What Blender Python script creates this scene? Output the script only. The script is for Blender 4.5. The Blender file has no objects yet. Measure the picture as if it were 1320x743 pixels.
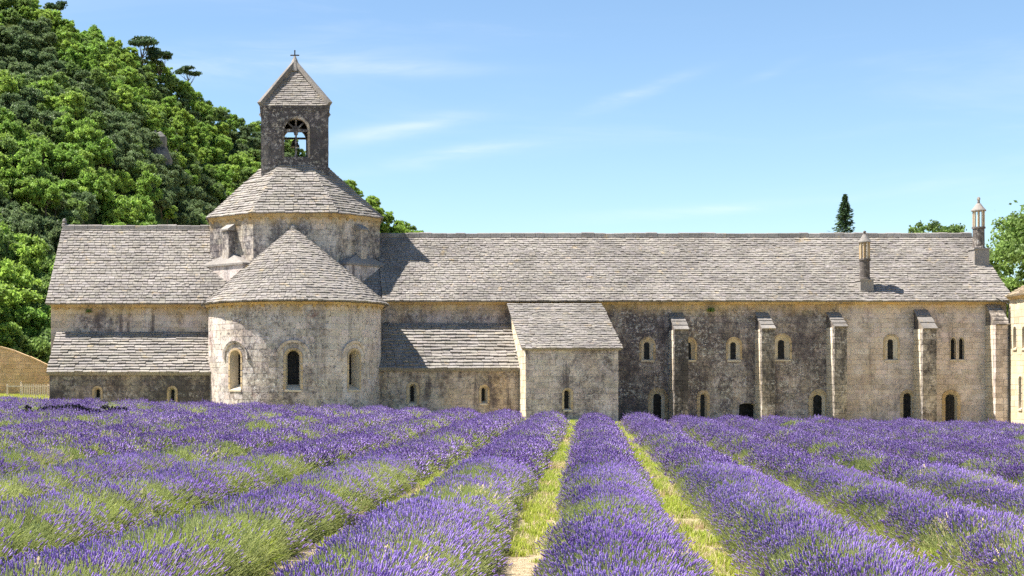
import bpy, math, random
import numpy as np
from mathutils import Vector, geometry as mgeo

R_ = math.radians
rng = np.random.default_rng(7)
random.seed(7)
scene = bpy.context.scene
col = scene.collection

# ------------------------------------------------------------------ camera
ZC, FPX, AX, YH, PW, PH = 1.65, 1900.0, 380.0, 490.0, 1320.0, 743.0
cam_d = bpy.data.cameras.new('camera')
cam_d.sensor_width = 36.0
cam_d.lens = FPX / PW * 36.0
cam_d.shift_x = (PW / 2 - AX) / PW
cam_d.shift_y = (YH - PH / 2) / PW
cam_d.clip_start, cam_d.clip_end = 0.1, 6000
cam = bpy.data.objects.new('camera', cam_d)
cam.location = (0, 0, ZC)
cam.rotation_euler = (R_(90), 0, 0)
col.objects.link(cam)
scene.camera = cam

# ------------------------------------------------------------------ light
SUN_BEHIND, SUN_EL = R_(8.0), R_(58.5)
sdir = Vector((-math.cos(SUN_BEHIND) * math.cos(SUN_EL), math.sin(SUN_BEHIND) * math.cos(SUN_EL), math.sin(SUN_EL)))
sun_d = bpy.data.lights.new('sun', 'SUN')
sun_d.energy, sun_d.angle, sun_d.color = 5.0, R_(0.5), (1.0, 0.95, 0.87)
sun = bpy.data.objects.new('sun', sun_d)
sun.rotation_euler = sdir.to_track_quat('Z', 'Y').to_euler()
sun.location = (-60, 20, 120)
col.objects.link(sun)

world = bpy.data.worlds.new('World')
scene.world = world
world.use_nodes = True
SKY_STRENGTH = 0.069
scene.view_settings.view_transform = 'Standard'
scene.view_settings.look = 'None'
scene.view_settings.exposure = 1.42
scene.view_settings.gamma = 1.0
scene.view_settings.use_curve_mapping = False
scene.cycles.max_bounces = 4
scene.cycles.diffuse_bounces = 2
scene.cycles.glossy_bounces = 2
scene.cycles.transmission_bounces = 3
scene.cycles.transparent_max_bounces = 6
scene.cycles.sample_clamp_indirect = 6.0
scene.cycles.use_adaptive_sampling = True
scene.cycles.adaptive_threshold = 0.02
scene.cycles.use_denoising = False


class NT:
    """small helper round a node tree"""
    def __init__(self, tree):
        self.t = tree
        tree.nodes.clear()

    def n(self, typ, **kw):
        nd = self.t.nodes.new(typ)
        for k, v in kw.items():
            setattr(nd, k, v)
        return nd

    def l(self, a, b):
        self.t.links.new(a, b)

    def set(self, sock, v):
        if hasattr(v, 'is_linked') or isinstance(v, bpy.types.NodeSocket):
            self.l(v, sock)
        else:
            sock.default_value = v

    def m(self, op, a, b=None, c=None, clamp=False):
        nd = self.n('ShaderNodeMath', operation=op, use_clamp=clamp)
        for i, v in enumerate((a, b, c)):
            if v is not None:
                self.set(nd.inputs[i], v)
        return nd.outputs[0]

    def ss(self, x, lo, hi, to0=0.0, to1=1.0):
        nd = self.n('ShaderNodeMapRange', interpolation_type='SMOOTHSTEP', clamp=True)
        self.set(nd.inputs[0], x)
        nd.inputs[1].default_value, nd.inputs[2].default_value = lo, hi
        nd.inputs[3].default_value, nd.inputs[4].default_value = to0, to1
        return nd.outputs[0]

    def mix(self, f, a, b, typ='MIX'):
        nd = self.n('ShaderNodeMix', data_type='RGBA', blend_type=typ)
        self.set(nd.inputs[0], f)
        for s, v in ((nd.inputs[6], a), (nd.inputs[7], b)):
            if isinstance(v, tuple) and len(v) == 3:
                v = (*v, 1.0)
            self.set(s, v)
        return nd.outputs[2]

    def noise(self, vec, scale, detail=3.0, rough=0.5, dist=0.0):
        nd = self.n('ShaderNodeTexNoise')
        self.l(vec, nd.inputs['Vector'])
        nd.inputs['Scale'].default_value = scale
        nd.inputs['Detail'].default_value = detail
        nd.inputs['Roughness'].default_value = rough
        nd.inputs['Distortion'].default_value = dist
        return nd.outputs['Fac']

    def mapping(self, vec, scale=(1, 1, 1), loc=(0, 0, 0), rot=(0, 0, 0)):
        nd = self.n('ShaderNodeMapping')
        self.l(vec, nd.inputs['Vector'])
        nd.inputs['Scale'].default_value = scale
        nd.inputs['Location'].default_value = loc
        nd.inputs['Rotation'].default_value = rot
        return nd.outputs[0]


def build_world():
    w = NT(world.node_tree)
    sky = w.n('ShaderNodeTexSky', sky_type='NISHITA')
    sky.sun_disc = False
    sky.sun_elevation = SUN_EL
    sky.sun_rotation = math.atan2(sdir.x, sdir.y)
    sky.altitude = 400.0
    sky.air_density, sky.dust_density, sky.ozone_density = 0.95, 0.1, 1.3
    tc = w.n('ShaderNodeTexCoord')
    sep = w.n('ShaderNodeSeparateXYZ')
    w.l(tc.outputs['Generated'], sep.inputs[0])
    az = w.m('ARCTAN2', sep.outputs[0], sep.outputs[1])
    el = w.m('ARCSINE', sep.outputs[2])
    comb = w.n('ShaderNodeCombineXYZ')
    w.l(az, comb.inputs[0]); w.l(el, comb.inputs[1])
    base = comb.outputs[0]
    # high thin cirrus all over the sky, plus a few denser streaks
    wob = w.noise(base, 5.0, 4, 0.6)
    vec2 = w.mapping(base, (3.0, 16.0, 1), (0.3, 0.1, 0), (0, 0, R_(9)))
    veil = w.noise(vec2, 1.0, 6, 0.62, 0.6)
    veil = w.ss(veil, 0.48, 0.8, 0.0, 0.14)
    fib = w.noise(w.mapping(base, (9.0, 60.0, 1), (0, 0, 0), (0, 0, R_(11))), 1.0, 5, 0.6, 0.5)
    fib = w.ss(fib, 0.35, 0.75)
    total = veil
    streaks = [(515, 166, 95, 13, 9, .62), (615, 192, 105, 9, 8, .42), (822, 120, 62, 9, 15, .5), (340, 78, 170, 26, 4, .55),
               (1010, 262, 190, 8, 4, .33), (560, 210, 150, 12, 6, .22), (1000, 92, 30, 7, 18, .25), (1165, 84, 45, 8, -6, .25),
               (900, 270, 160, 9, 2, .22), (480, 85, 140, 14, -2, .42), (1200, 160, 120, 8, 5, .15)]
    for px, py, L, W, ang, amt in streaks:
        a0 = math.atan2(px - AX, FPX)
        e0 = math.atan2((YH - py), math.hypot(FPX, px - AX))
        v = w.mapping(base, (1, 1, 1), (-a0, -e0, 0))
        v = w.mapping(v, (1, 1, 1), (0, 0, 0), (0, 0, -R_(ang)))
        s2 = w.n('ShaderNodeSeparateXYZ'); w.l(v, s2.inputs[0])
        yy = w.m('ADD', s2.outputs[1], w.m('MULTIPLY', w.m('SUBTRACT', wob, 0.5), 0.012))
        q = w.m('ADD', w.m('POWER', w.m('ABSOLUTE', w.m('DIVIDE', s2.outputs[0], L / FPX)), 2.0),
                w.m('POWER', w.m('ABSOLUTE', w.m('DIVIDE', yy, W * .8 / FPX)), 2.0))
        g = w.m('EXPONENT', w.m('MULTIPLY', q, -1.0))
        g = w.m('MULTIPLY', w.m('MULTIPLY', g, amt * .62), w.m('MULTIPLY_ADD', fib, 0.85, 0.15))
        total = w.m('ADD', total, g, clamp=True)
    mul = w.n('ShaderNodeMix', data_type='RGBA', blend_type='MULTIPLY')
    mul.inputs[0].default_value = 1.0
    w.l(sky.outputs[0], mul.inputs[6])
    mul.inputs[7].default_value = (0.93, 1.01, 1.04, 1)
    mixed = w.mix(total, mul.outputs[2], (6.6, 6.7, 6.8))
    bg = w.n('ShaderNodeBackground')
    w.l(mixed, bg.inputs[0])
    bg.inputs[1].default_value = SKY_STRENGTH
    out = w.n('ShaderNodeOutputWorld')
    w.l(bg.outputs[0], out.inputs[0])


build_world()


# ------------------------------------------------------------------ basic helpers
def P(px, py, Y):
    """a point of the place seen at photograph pixel (px, py) if it lies Y metres ahead"""
    return Vector(((px - AX) * Y / FPX, Y, ZC + (YH - py) * Y / FPX))


def PX(px, Y):
    return (px - AX) * Y / FPX


def PZ(py, Y):
    return ZC + (YH - py) * Y / FPX


def vnoise(x, y, seed=0):
    x = np.asarray(x, float); y = np.asarray(y, float)
    xi, yi = np.floor(x).astype(np.int64), np.floor(y).astype(np.int64)
    fx, fy = x - xi, y - yi
    fx, fy = fx * fx * (3 - 2 * fx), fy * fy * (3 - 2 * fy)

    def h(a, b):
        n = (a * 374761393 + b * 668265263 + seed * 1442695041) & 0x7fffffff
        n = ((n ^ (n >> 13)) * 1274126177) & 0x7fffffff
        return ((n ^ (n >> 16)) & 0xffff) / 65535.0
    a = h(xi, yi) * (1 - fx) + h(xi + 1, yi) * fx
    b = h(xi, yi + 1) * (1 - fx) + h(xi + 1, yi + 1) * fx
    return a * (1 - fy) + b * fy


def sstep(x, a, b):
    t = np.clip((np.asarray(x, float) - a) / (b - a), 0, 1)
    return t * t * (3 - 2 * t)


def gz(x, y):
    x = np.asarray(x, float); y = np.asarray(y, float)
    z = -0.024 * np.clip(x, -45, 60)
    z = z + 0.36 * sstep(-x, 9.5, 13.5) * sstep(y, 65, 73)
    return z


def fill_tint(me, tint):
    at = me.attributes.new('tint', 'FLOAT_COLOR', 'FACE')
    n = len(me.polygons)
    t = np.ones((n, 4), np.float32)
    if tint is not None:
        tt = np.asarray(tint, np.float32)
        t[:, :3] = tt[:, None] if tt.ndim == 1 else tt
    at.data.foreach_set('color', t.ravel())


def mesh_list(name, V, F, mat, tint=None, smooth=False):
    me = bpy.data.meshes.new(name)
    me.from_pydata([tuple(v) for v in V], [], F)
    if mat is not None:
        me.materials.append(mat)
    fill_tint(me, tint)
    if smooth:
        me.polygons.foreach_set('use_smooth', np.ones(len(me.polygons), bool))
    me.update()
    return me


def mesh_np(name, V, F, mat, tint=None, smooth=False):
    me = bpy.data.meshes.new(name)
    V = np.ascontiguousarray(V, np.float32); F = np.ascontiguousarray(F, np.int32)
    k = F.shape[1]
    me.vertices.add(len(V)); me.vertices.foreach_set('co', V.ravel())
    me.loops.add(F.size); me.loops.foreach_set('vertex_index', F.ravel())
    me.polygons.add(len(F))
    me.polygons.foreach_set('loop_start', np.arange(0, F.size, k, dtype=np.int32))
    for m in (mat if isinstance(mat, (list, tuple)) else [mat]):
        me.materials.append(m)
    me.update(calc_edges=True)
    fill_tint(me, tint)
    if smooth:
        me.polygons.foreach_set('use_smooth', np.ones(len(F), bool))
    return me


def link(name, data, parent=None, loc=(0, 0, 0), kind=None):
    o = bpy.data.objects.new(name, data)
    col.objects.link(o)
    o.location = loc
    if parent is not None:
        o.parent = parent
    if kind:
        o['kind'] = kind
    return o


def thing(name, label, cat, loc, group=None):
    o = link(name, None, None, loc)
    o.empty_display_size = 0.3
    tag(o, label, cat, group)
    return o


def tag(o, label, cat, group=None):
    o['label'] = label
    o['category'] = cat
    if group:
        o['group'] = group
    return o


def root_loc(o):
    v = Vector((0, 0, 0))
    while o is not None:
        v += o.location
        o = o.parent
    return v


class MB:
    """collects pieces in world coordinates, builds ONE mesh object"""
    def __init__(self):
        self.V, self.F, self.T = [], [], []

    def add(self, V, F, t=1.0):
        b = len(self.V)
        self.V.extend(Vector(v) for v in V)
        self.F.extend(tuple(i + b for i in f) for f in F)
        self.T.extend([t] * len(F))

    def box(self, a, b, t=1.0):
        (x0, y0, z0), (x1, y1, z1) = a, b
        self.add([(x0, y0, z0), (x1, y0, z0), (x1, y1, z0), (x0, y1, z0), (x0, y0, z1), (x1, y0, z1), (x1, y1, z1), (x0, y1, z1)],
                 [(0, 3, 2, 1), (4, 5, 6, 7), (0, 1, 5, 4), (1, 2, 6, 5), (2, 3, 7, 6), (3, 0, 4, 7)], t)

    def hexa(self, pts, t=1.0):
        self.add(pts, [(0, 3, 2, 1), (4, 5, 6, 7), (0, 1, 5, 4), (1, 2, 6, 5), (2, 3, 7, 6), (3, 0, 4, 7)], t)

    def prism(self, poly, d, t=1.0):
        n = len(poly); d = Vector(d)
        poly = [Vector(p) for p in poly]
        self.add(poly + [p + d for p in poly],
                 [tuple(range(n))[::-1], tuple(range(n, 2 * n))] + [(i, (i + 1) % n, n + (i + 1) % n, n + i) for i in range(n)], t)

    def tube(self, pts, rad, seg=8, t=1.0, caps=True):
        pts = [Vector(p) for p in pts]
        rads = rad if isinstance(rad, (list, tuple)) else [rad] * len(pts)
        V, F = [], []
        for i, p in enumerate(pts):
            d = (pts[min(i + 1, len(pts) - 1)] - pts[max(i - 1, 0)]).normalized()
            a = d.orthogonal().normalized() if abs(d.z) < 0.95 else Vector((1, 0, 0))
            a = (a - d * a.dot(d)).normalized(); b = d.cross(a)
            for k in range(seg):
                an = 2 * math.pi * k / seg
                V.append(p + (a * math.cos(an) + b * math.sin(an)) * rads[i])
        for i in range(len(pts) - 1):
            for k in range(seg):
                F.append((i * seg + k, i * seg + (k + 1) % seg, (i + 1) * seg + (k + 1) % seg, (i + 1) * seg + k))
        if caps:
            F.append(tuple(range(seg))[::-1]); F.append(tuple(range((len(pts) - 1) * seg, len(pts) * seg)))
        self.add(V, F, t)

    def lathe(self, c, prof, seg=16, t=1.0):
        c = Vector(c)
        V, F = [], []
        for r, z in prof:
            for k in range(seg):
                a = 2 * math.pi * k / seg
                V.append(c + Vector((r * math.cos(a), r * math.sin(a), z)))
        for i in range(len(prof) - 1):
            for k in range(seg):
                F.append((i * seg + k, i * seg + (k + 1) % seg, (i + 1) * seg + (k + 1) % seg, (i + 1) * seg + k))
        F.append(tuple(range(seg))[::-1]); F.append(tuple(range((len(prof) - 1) * seg, len(prof) * seg)))
        self.add(V, F, t)

    def build(self, name, mat, parent=None, kind=None, smooth=False, base=None):
        off = root_loc(parent) if parent is not None else Vector((0, 0, 0))
        loc = (0, 0, 0)
        if base is not None:
            loc = Vector(base) - off
            off = Vector(base)
        me = mesh_list(name, [v - off for v in self.V], self.F, mat, self.T, smooth)
        return link(name, me, parent, loc, kind)


# ------------------------------------------------------------------ materials
def new_mat(name):
    m = bpy.data.materials.new(name)
    m.use_nodes = True
    return m, NT(m.node_tree)


def finish(w, color, rough=0.85, bump=None, bstr=0.3, bdist=0.02, spec=0.25, trans=0.0):
    out = w.n('ShaderNodeOutputMaterial')
    p = w.n('ShaderNodeBsdfPrincipled')
    w.set(p.inputs['Base Color'], color if not (isinstance(color, tuple) and len(color) == 3) else (*color, 1))
    w.set(p.inputs['Roughness'], rough)
    p.inputs['Specular IOR Level'].default_value = spec
    if bump is not None:
        b = w.n('ShaderNodeBump')
        b.inputs['Strength'].default_value = bstr
        b.inputs['Distance'].default_value = bdist
        w.l(bump, b.inputs['Height']); w.l(b.outputs[0], p.inputs['Normal'])
    if trans > 0:
        t = w.n('ShaderNodeBsdfTranslucent')
        w.set(t.inputs[0], color)
        mx = w.n('ShaderNodeMixShader')
        mx.inputs[0].default_value = trans
        w.l(p.outputs[0], mx.inputs[1]); w.l(t.outputs[0], mx.inputs[2])
        w.l(mx.outputs[0], out.inputs[0])
    else:
        w.l(p.outputs[0], out.inputs[0])
    return p


def world_pos(w):
    return w.n('ShaderNodeNewGeometry').outputs['Position']


def tint_of(w):
    a = w.n('ShaderNodeAttribute', attribute_name='tint')
    return a.outputs['Color']


def stone_mat(name, pale=(.56, .48, .445), dark=(.062, .05, .057), amount=.5, contrast=.16, flecks=.5, warm=None, zband=None, warmcol=(.55, .38, .18),
              red=0.0, streak=.45, scale=.42, bump=.5, runs=.35):
    m, w = new_mat(name)
    pos = world_pos(w)
    st = w.mapping(pos, (1, 1, streak))
    big = w.noise(st, scale, 4, .6, .25)
    med = w.noise(w.mapping(pos, (1, 1, .7)), 2.2, 5, .7)
    fine = w.noise(pos, 6.5, 6, .78)
    f = w.m('ADD', w.m('MULTIPLY', big, .42), w.m('ADD', w.m('MULTIPLY', med, .28), w.m('MULTIPLY', fine, .30)))
    c = .5 + (amount - .5) * .36
    contrast = contrast * .42
    mask = w.ss(f, 1 - c - contrast * .5, 1 - c + contrast * .5)
    base = w.mix(w.ss(w.noise(pos, 1.3, 4, .6), .3, .7), pale, tuple(v * k for v, k in zip(pale, (.80, .78, .74))))
    if warm:
        base = w.mix(w.m('MULTIPLY', w.ss(w.noise(st, .8, 4, .6), .42, .68), warm), base, warmcol)
    colr = w.mix(w.m('MULTIPLY', mask, .9), base, dark)
    if flecks > 0:
        fl = w.ss(w.noise(pos, 6.0, 6, .8), .52, .58)
        fl2 = w.ss(w.noise(pos, .9, 3, .5), .4, .62)
        colr = w.mix(w.m('MULTIPLY', w.m('MULTIPLY', fl, fl2), flecks), colr, (.60, .56, .53))
        fd = w.ss(w.noise(pos, 5.5, 6, .78), .55, .61)
        colr = w.mix(w.m('MULTIPLY', fd, flecks * .8), colr, dark)
    if runs > 0:
        rn = w.noise(w.mapping(pos, (2.2, 2.2, .16)), 1.0, 4, .6)
        rn = w.m('MULTIPLY', w.ss(rn, .53, .66), w.ss(w.noise(pos, .45, 3, .5), .42, .58))
        colr = w.mix(w.m('MULTIPLY', rn, runs), colr, dark)
    if red > 0:
        rm = w.m('MULTIPLY', w.ss(w.noise(pos, .55, 3, .5), .60, .70), w.ss(w.noise(pos, 4.0, 4, .6), .45, .6))
        colr = w.mix(w.m('MULTIPLY', rm, red), colr, (.28, .13, .11))
    if zband:
        sp = w.n('ShaderNodeSeparateXYZ'); w.l(pos, sp.inputs[0])
        zz = w.m('ADD', sp.outputs[2], w.m('MULTIPLY', w.m('SUBTRACT', w.noise(st, 1.1, 5, .6), .5), 1.1))
        b = w.ss(zz, zband[0], zband[1])
        b = w.m('MULTIPLY', b, w.ss(w.noise(pos, 3.0, 5, .7), .25, .55))
        colr = w.mix(w.m('MULTIPLY', b, .85), colr, warmcol)
    colr = w.mix(1.0, colr, tint_of(w), 'MULTIPLY')
    hgt = fine
    finish(w, colr, .92, hgt, bump, .03, .12)
    return m


def slab_mat(name, a=(.265, .24, .218), b=(.20, .182, .166), lichen=(.06, .054, .054), amt=.55):
    m, w = new_mat(name)
    pos = world_pos(w)
    base = w.mix(w.ss(w.noise(pos, .5, 5, .6), .35, .65), a, b)
    li = w.ss(w.noise(pos, 6.0, 6, .75), .54, .68)
    base = w.mix(w.m('MULTIPLY', li, amt), base, lichen)
    pt = w.m('MULTIPLY', w.ss(w.noise(pos, .28, 4, .65, .4), .50, .66), w.ss(w.noise(pos, 2.4, 4, .7), .38, .58))
    base = w.mix(w.m('MULTIPLY', pt, .5), base, (.15, .135, .125))
    og = w.m('MULTIPLY', w.ss(w.noise(pos, 1.7, 4, .7), .60, .68), .45)
    base = w.mix(og, base, (.40, .30, .17))
    pl = w.ss(w.noise(pos, 9.0, 4, .7), .55, .66)
    base = w.mix(w.m('MULTIPLY', pl, .35), base, (.52, .485, .455))
    base = w.mix(1.0, base, tint_of(w), 'MULTIPLY')
    finish(w, base, .9, w.noise(pos, 22, 5, .7), .6, .03, .15)
    return m


def plain_mat(name, c, rough=.7, spec=.3, noise=0.0, scale=8, metallic=0.0):
    m, w = new_mat(name)
    colr = (*c, 1)
    bump = None
    if noise > 0:
        pos = world_pos(w)
        nz = w.noise(pos, scale, 5, .65)
        colr = w.mix(w.m('MULTIPLY', w.ss(nz, .35, .65), noise), c, tuple(v * .45 for v in c))
        bump = nz
    p = finish(w, colr, rough, bump, .3, .01, spec)
    p.inputs['Metallic'].default_value = metallic
    return m


M = {}
M['dorm'] = stone_mat('dormitory stone', amount=.50, contrast=.46, flecks=.85, warm=.25, zband=(4.7, 5.7))
M['dorm_pale'] = stone_mat('paler facade stone', pale=(.66, .565, .52), amount=.27, contrast=.5, flecks=.35, warm=.22, zband=(4.9, 5.7))
M['apse'] = stone_mat('apse stone', pale=(.66, .58, .535), dark=(.085, .072, .078), amount=.43, contrast=.46, flecks=.95, zband=(4.6, 5.5), red=.55, warm=.12)
M['transept'] = stone_mat('transept stone', pale=(.62, .53, .48), amount=.42, contrast=.30, flecks=.35, warm=.35, zband=(4.7, 5.5), runs=.8)
M['chapel'] = stone_mat('chapel stone', pale=(.50, .435, .39), dark=(.055, .047, .052), amount=.60, contrast=.4, flecks=.5, warm=.3, runs=.6)
M['chapel_warm'] = stone_mat('warm chapel stone', pale=(.60, .50, .41), amount=.46, contrast=.38, flecks=.3, warm=.5, streak=.25, runs=.8)
M['block'] = stone_mat('lean-to stone', pale=(.64, .555, .52), amount=.42, contrast=.45, flecks=.6, warm=.15, streak=.3, runs=.7)
M['drum'] = stone_mat('drum stone', pale=(.62, .55, .49), dark=(.065, .058, .067), amount=.47, contrast=.3, flecks=.5, warm=.2, zband=(9.4, 10.1), streak=.3)
M['tower'] = stone_mat('bell tower stone', pale=(.36, .325, .305), dark=(.05, .046, .054), amount=.70, contrast=.36, flecks=.55, streak=.3)
M['buttress'] = stone_mat('buttress stone', pale=(.52, .455, .39), dark=(.055, .048, .048), amount=.58, contrast=.34, flecks=.7, warm=.2)
M['clean'] = stone_mat('clean cut stone', pale=(.64, .56, .45), amount=.14, contrast=.3, flecks=.15, warm=.4, runs=.1)
M['ochre'] = stone_mat('ochre window stone', pale=(.54, .42, .27), amount=.22, contrast=.4, flecks=.25, warm=.45, warmcol=(.50, .30, .10))
M['cornice'] = stone_mat('ochre cornice stone', pale=(.52, .38, .20), amount=.26, contrast=.3, flecks=.2, warm=.7, warmcol=(.52, .32, .11))
M['wing'] = stone_mat('cream rendered stone', pale=(.62, .52, .38), amount=.05, contrast=.3, flecks=.1, warm=.3, runs=0)
M['garden'] = stone_mat('ochre rubble', pale=(.74, .53, .31), dark=(.34, .25, .16), amount=.2, contrast=.6, flecks=.1, warm=.5)
M['mortar'] = stone_mat('old mortar', pale=(.34, .29, .22), amount=.55, contrast=.4, flecks=.3)
M['slab'] = slab_mat('grey roof slabs')
M['slab_b'] = slab_mat('pale roof slabs', a=(.29, .264, .24), b=(.222, .203, .185))
M['slab_warm'] = slab_mat('warm roof slabs', a=(.52, .43, .31), b=(.42, .34, .24), amt=.15)
M['void'] = plain_mat('dark interior', (.010, .009, .009), .9, .05)
M['iron'] = plain_mat('wrought iron', (.03, .028, .027), .55, .4)
M['wood'] = plain_mat('bleached picket wood', (.82, .70, .54), .8, .1, .2, 14)
M['bronze'] = plain_mat('bell bronze', (.06, .05, .035), .5, .4, metallic=.6)


def glass_mat():
    m, w = new_mat('old dark window glass')
    pos = world_pos(w)
    c = w.mix(w.ss(w.noise(pos, 6, 2, .5), .4, .6), (.008, .008, .009), (.02, .02, .022))
    finish(w, c, .45, w.noise(pos, 9, 2, .5), .15, .01, .12)
    return m


M['glass'] = glass_mat()


def leaf_mat(name, a, b, trans=.5, dry=None):
    m, w = new_mat(name)
    oi = w.n('ShaderNodeObjectInfo')
    c = w.mix(oi.outputs['Random'], a, b)
    c = w.mix(1.0, c, tint_of(w), 'MULTIPLY')
    finish(w, c, .55, None, trans=trans, spec=.3)
    return m


M['leaf_bright'] = leaf_mat('bright broadleaf', (.30, .42, .075), (.20, .34, .06))
M['leaf_mid'] = leaf_mat('mid green leaf', (.215, .315, .08), (.165, .255, .07))
M['leaf_dark'] = leaf_mat('holm oak leaf', (.18, .245, .10), (.13, .195, .08), .42)
M['leaf_pine'] = leaf_mat('pine needles', (.085, .14, .06), (.065, .115, .05), .3)
M['leaf_fir'] = leaf_mat('fir needles', (.075, .13, .055), (.06, .11, .05), .25)
M['bark'] = plain_mat('tree bark', (.13, .10, .075), .9, .1, .6, 5)


def inst_leaf_mat(name, ca, cb, trans):
    m, w = new_mat(name)
    a = w.n('ShaderNodeAttribute', attribute_type='INSTANCER', attribute_name='shade')
    c = w.mix(a.outputs['Fac'], ca, cb)
    c = w.mix(1.0, c, tint_of(w), 'MULTIPLY')
    finish(w, c, .75, None, trans=trans, spec=.1)
    return m


M['flower'] = inst_leaf_mat('lavender flower', (.265, .15, .50), (.52, .385, .79), .38)
M['stem'] = inst_leaf_mat('lavender stem', (.27, .33, .10), (.55, .57, .26), .48)
M['blade'] = inst_leaf_mat('meadow grass', (.20, .31, .03), (.46, .50, .09), .4)
M['straw'] = inst_leaf_mat('dry straw', (.50, .37, .20), (.66, .56, .36), .3)


def mound_mat():
    m, w = new_mat('lavender foliage')
    pos = world_pos(w)
    c = w.mix(w.ss(w.noise(pos, 14, 5, .7), .35, .65), (.035, .05, .022), (.12, .16, .06))
    finish(w, c, .9, w.noise(pos, 40, 4, .7), .8, .05, .1)
    return m


M['mound'] = mound_mat()


def ground_mat():
    m, w = new_mat('field soil and turf')
    pos = world_pos(w)
    soil = w.mix(w.ss(w.noise(pos, 9, 6, .7), .35, .65), (.56, .44, .28), (.40, .30, .18))
    soil = w.mix(w.ss(w.noise(pos, 30, 5, .8), .50, .60), soil, (.66, .57, .42))
    soil = w.mix(w.ss(w.noise(pos, 22, 5, .8), .56, .63), soil, (.20, .15, .09))
    soil = w.mix(w.m('MULTIPLY', w.ss(w.noise(pos, .5, 3, .6), .55, .7), .6), soil, (.46, .25, .12))
    turf = w.mix(w.ss(w.noise(pos, 16, 5, .7), .35, .65), (.13, .22, .025), (.32, .38, .07))
    f = w.ss(w.m('ADD', w.m('MULTIPLY', w.noise(pos, .7, 4, .6), .7), w.m('MULTIPLY', w.noise(pos, 7, 5, .7), .3)), .48, .62)
    sp = w.n('ShaderNodeSeparateXYZ'); w.l(pos, sp.inputs[0])
    bare = w.ss(w.m('ADD', sp.outputs[1], w.m('MULTIPLY', w.m('SUBTRACT', w.noise(pos, .6, 3, .6), .5), 14.0)), 13.0, 24.0, .08, 1.0)
    c = w.mix(w.m('MULTIPLY', f, bare), soil, turf)
    finish(w, c, .95, w.noise(pos, 30, 6, .75), 1.0, .05, .05)
    return m


M['ground'] = ground_mat()


def hill_mat():
    m, w = new_mat('hillside scrub')
    pos = world_pos(w)
    c = w.mix(w.ss(w.noise(pos, .35, 6, .7), .4, .6), (.05, .075, .022), (.11, .145, .045))
    finish(w, c, .95, w.noise(pos, 1.5, 6, .7), 1.0, .5, .05)
    return m


M['hill'] = hill_mat()
M['rock'] = stone_mat('limestone crag', pale=(.17, .165, .165), dark=(.13, .125, .12), amount=.4, contrast=.4, flecks=.3, scale=.25)


# ------------------------------------------------------------------ masonry builders
def plane_pos(O, U, N):
    O, U, N = Vector(O), Vector(U).normalized(), Vector(N).normalized()
    return lambda u, z, d: Vector((O.x + U.x * u + N.x * d, O.y + U.y * u + N.y * d, z))


def outline(uc, z0, zt, hw, kind='round', n=10):
    pts = [(uc - hw, z0)]
    if kind == 'round':
        s = zt - hw
        pts += [(uc - hw * math.cos(math.pi * i / n), s + hw * math.sin(math.pi * i / n)) for i in range(n + 1)]
    elif kind == 'pointed':
        s = zt - hw * 1.73
        h = n // 2
        left = [(uc + hw - 2 * hw * math.cos(a), s + 2 * hw * math.sin(a)) for a in [math.pi / 3 * i / h for i in range(h + 1)]]
        right = [(2 * uc - u, z) for u, z in left[::-1][1:]]
        pts += left + right
    elif kind == 'flat':
        pts += [(uc - hw * math.cos(math.pi * i / n), zt - .12 + .12 * math.sin(math.pi * i / n)) for i in range(n + 1)]
    pts.append((uc + hw, z0))
    return pts


def pip(u, z, loop):
    c = False
    j = len(loop) - 1
    for i in range(len(loop)):
        (a, b), (p, q) = loop[i], loop[j]
        if (b > z) != (q > z) and u < (p - a) * (z - b) / (q - b) + a:
            c = not c
        j = i
    return c


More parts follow.
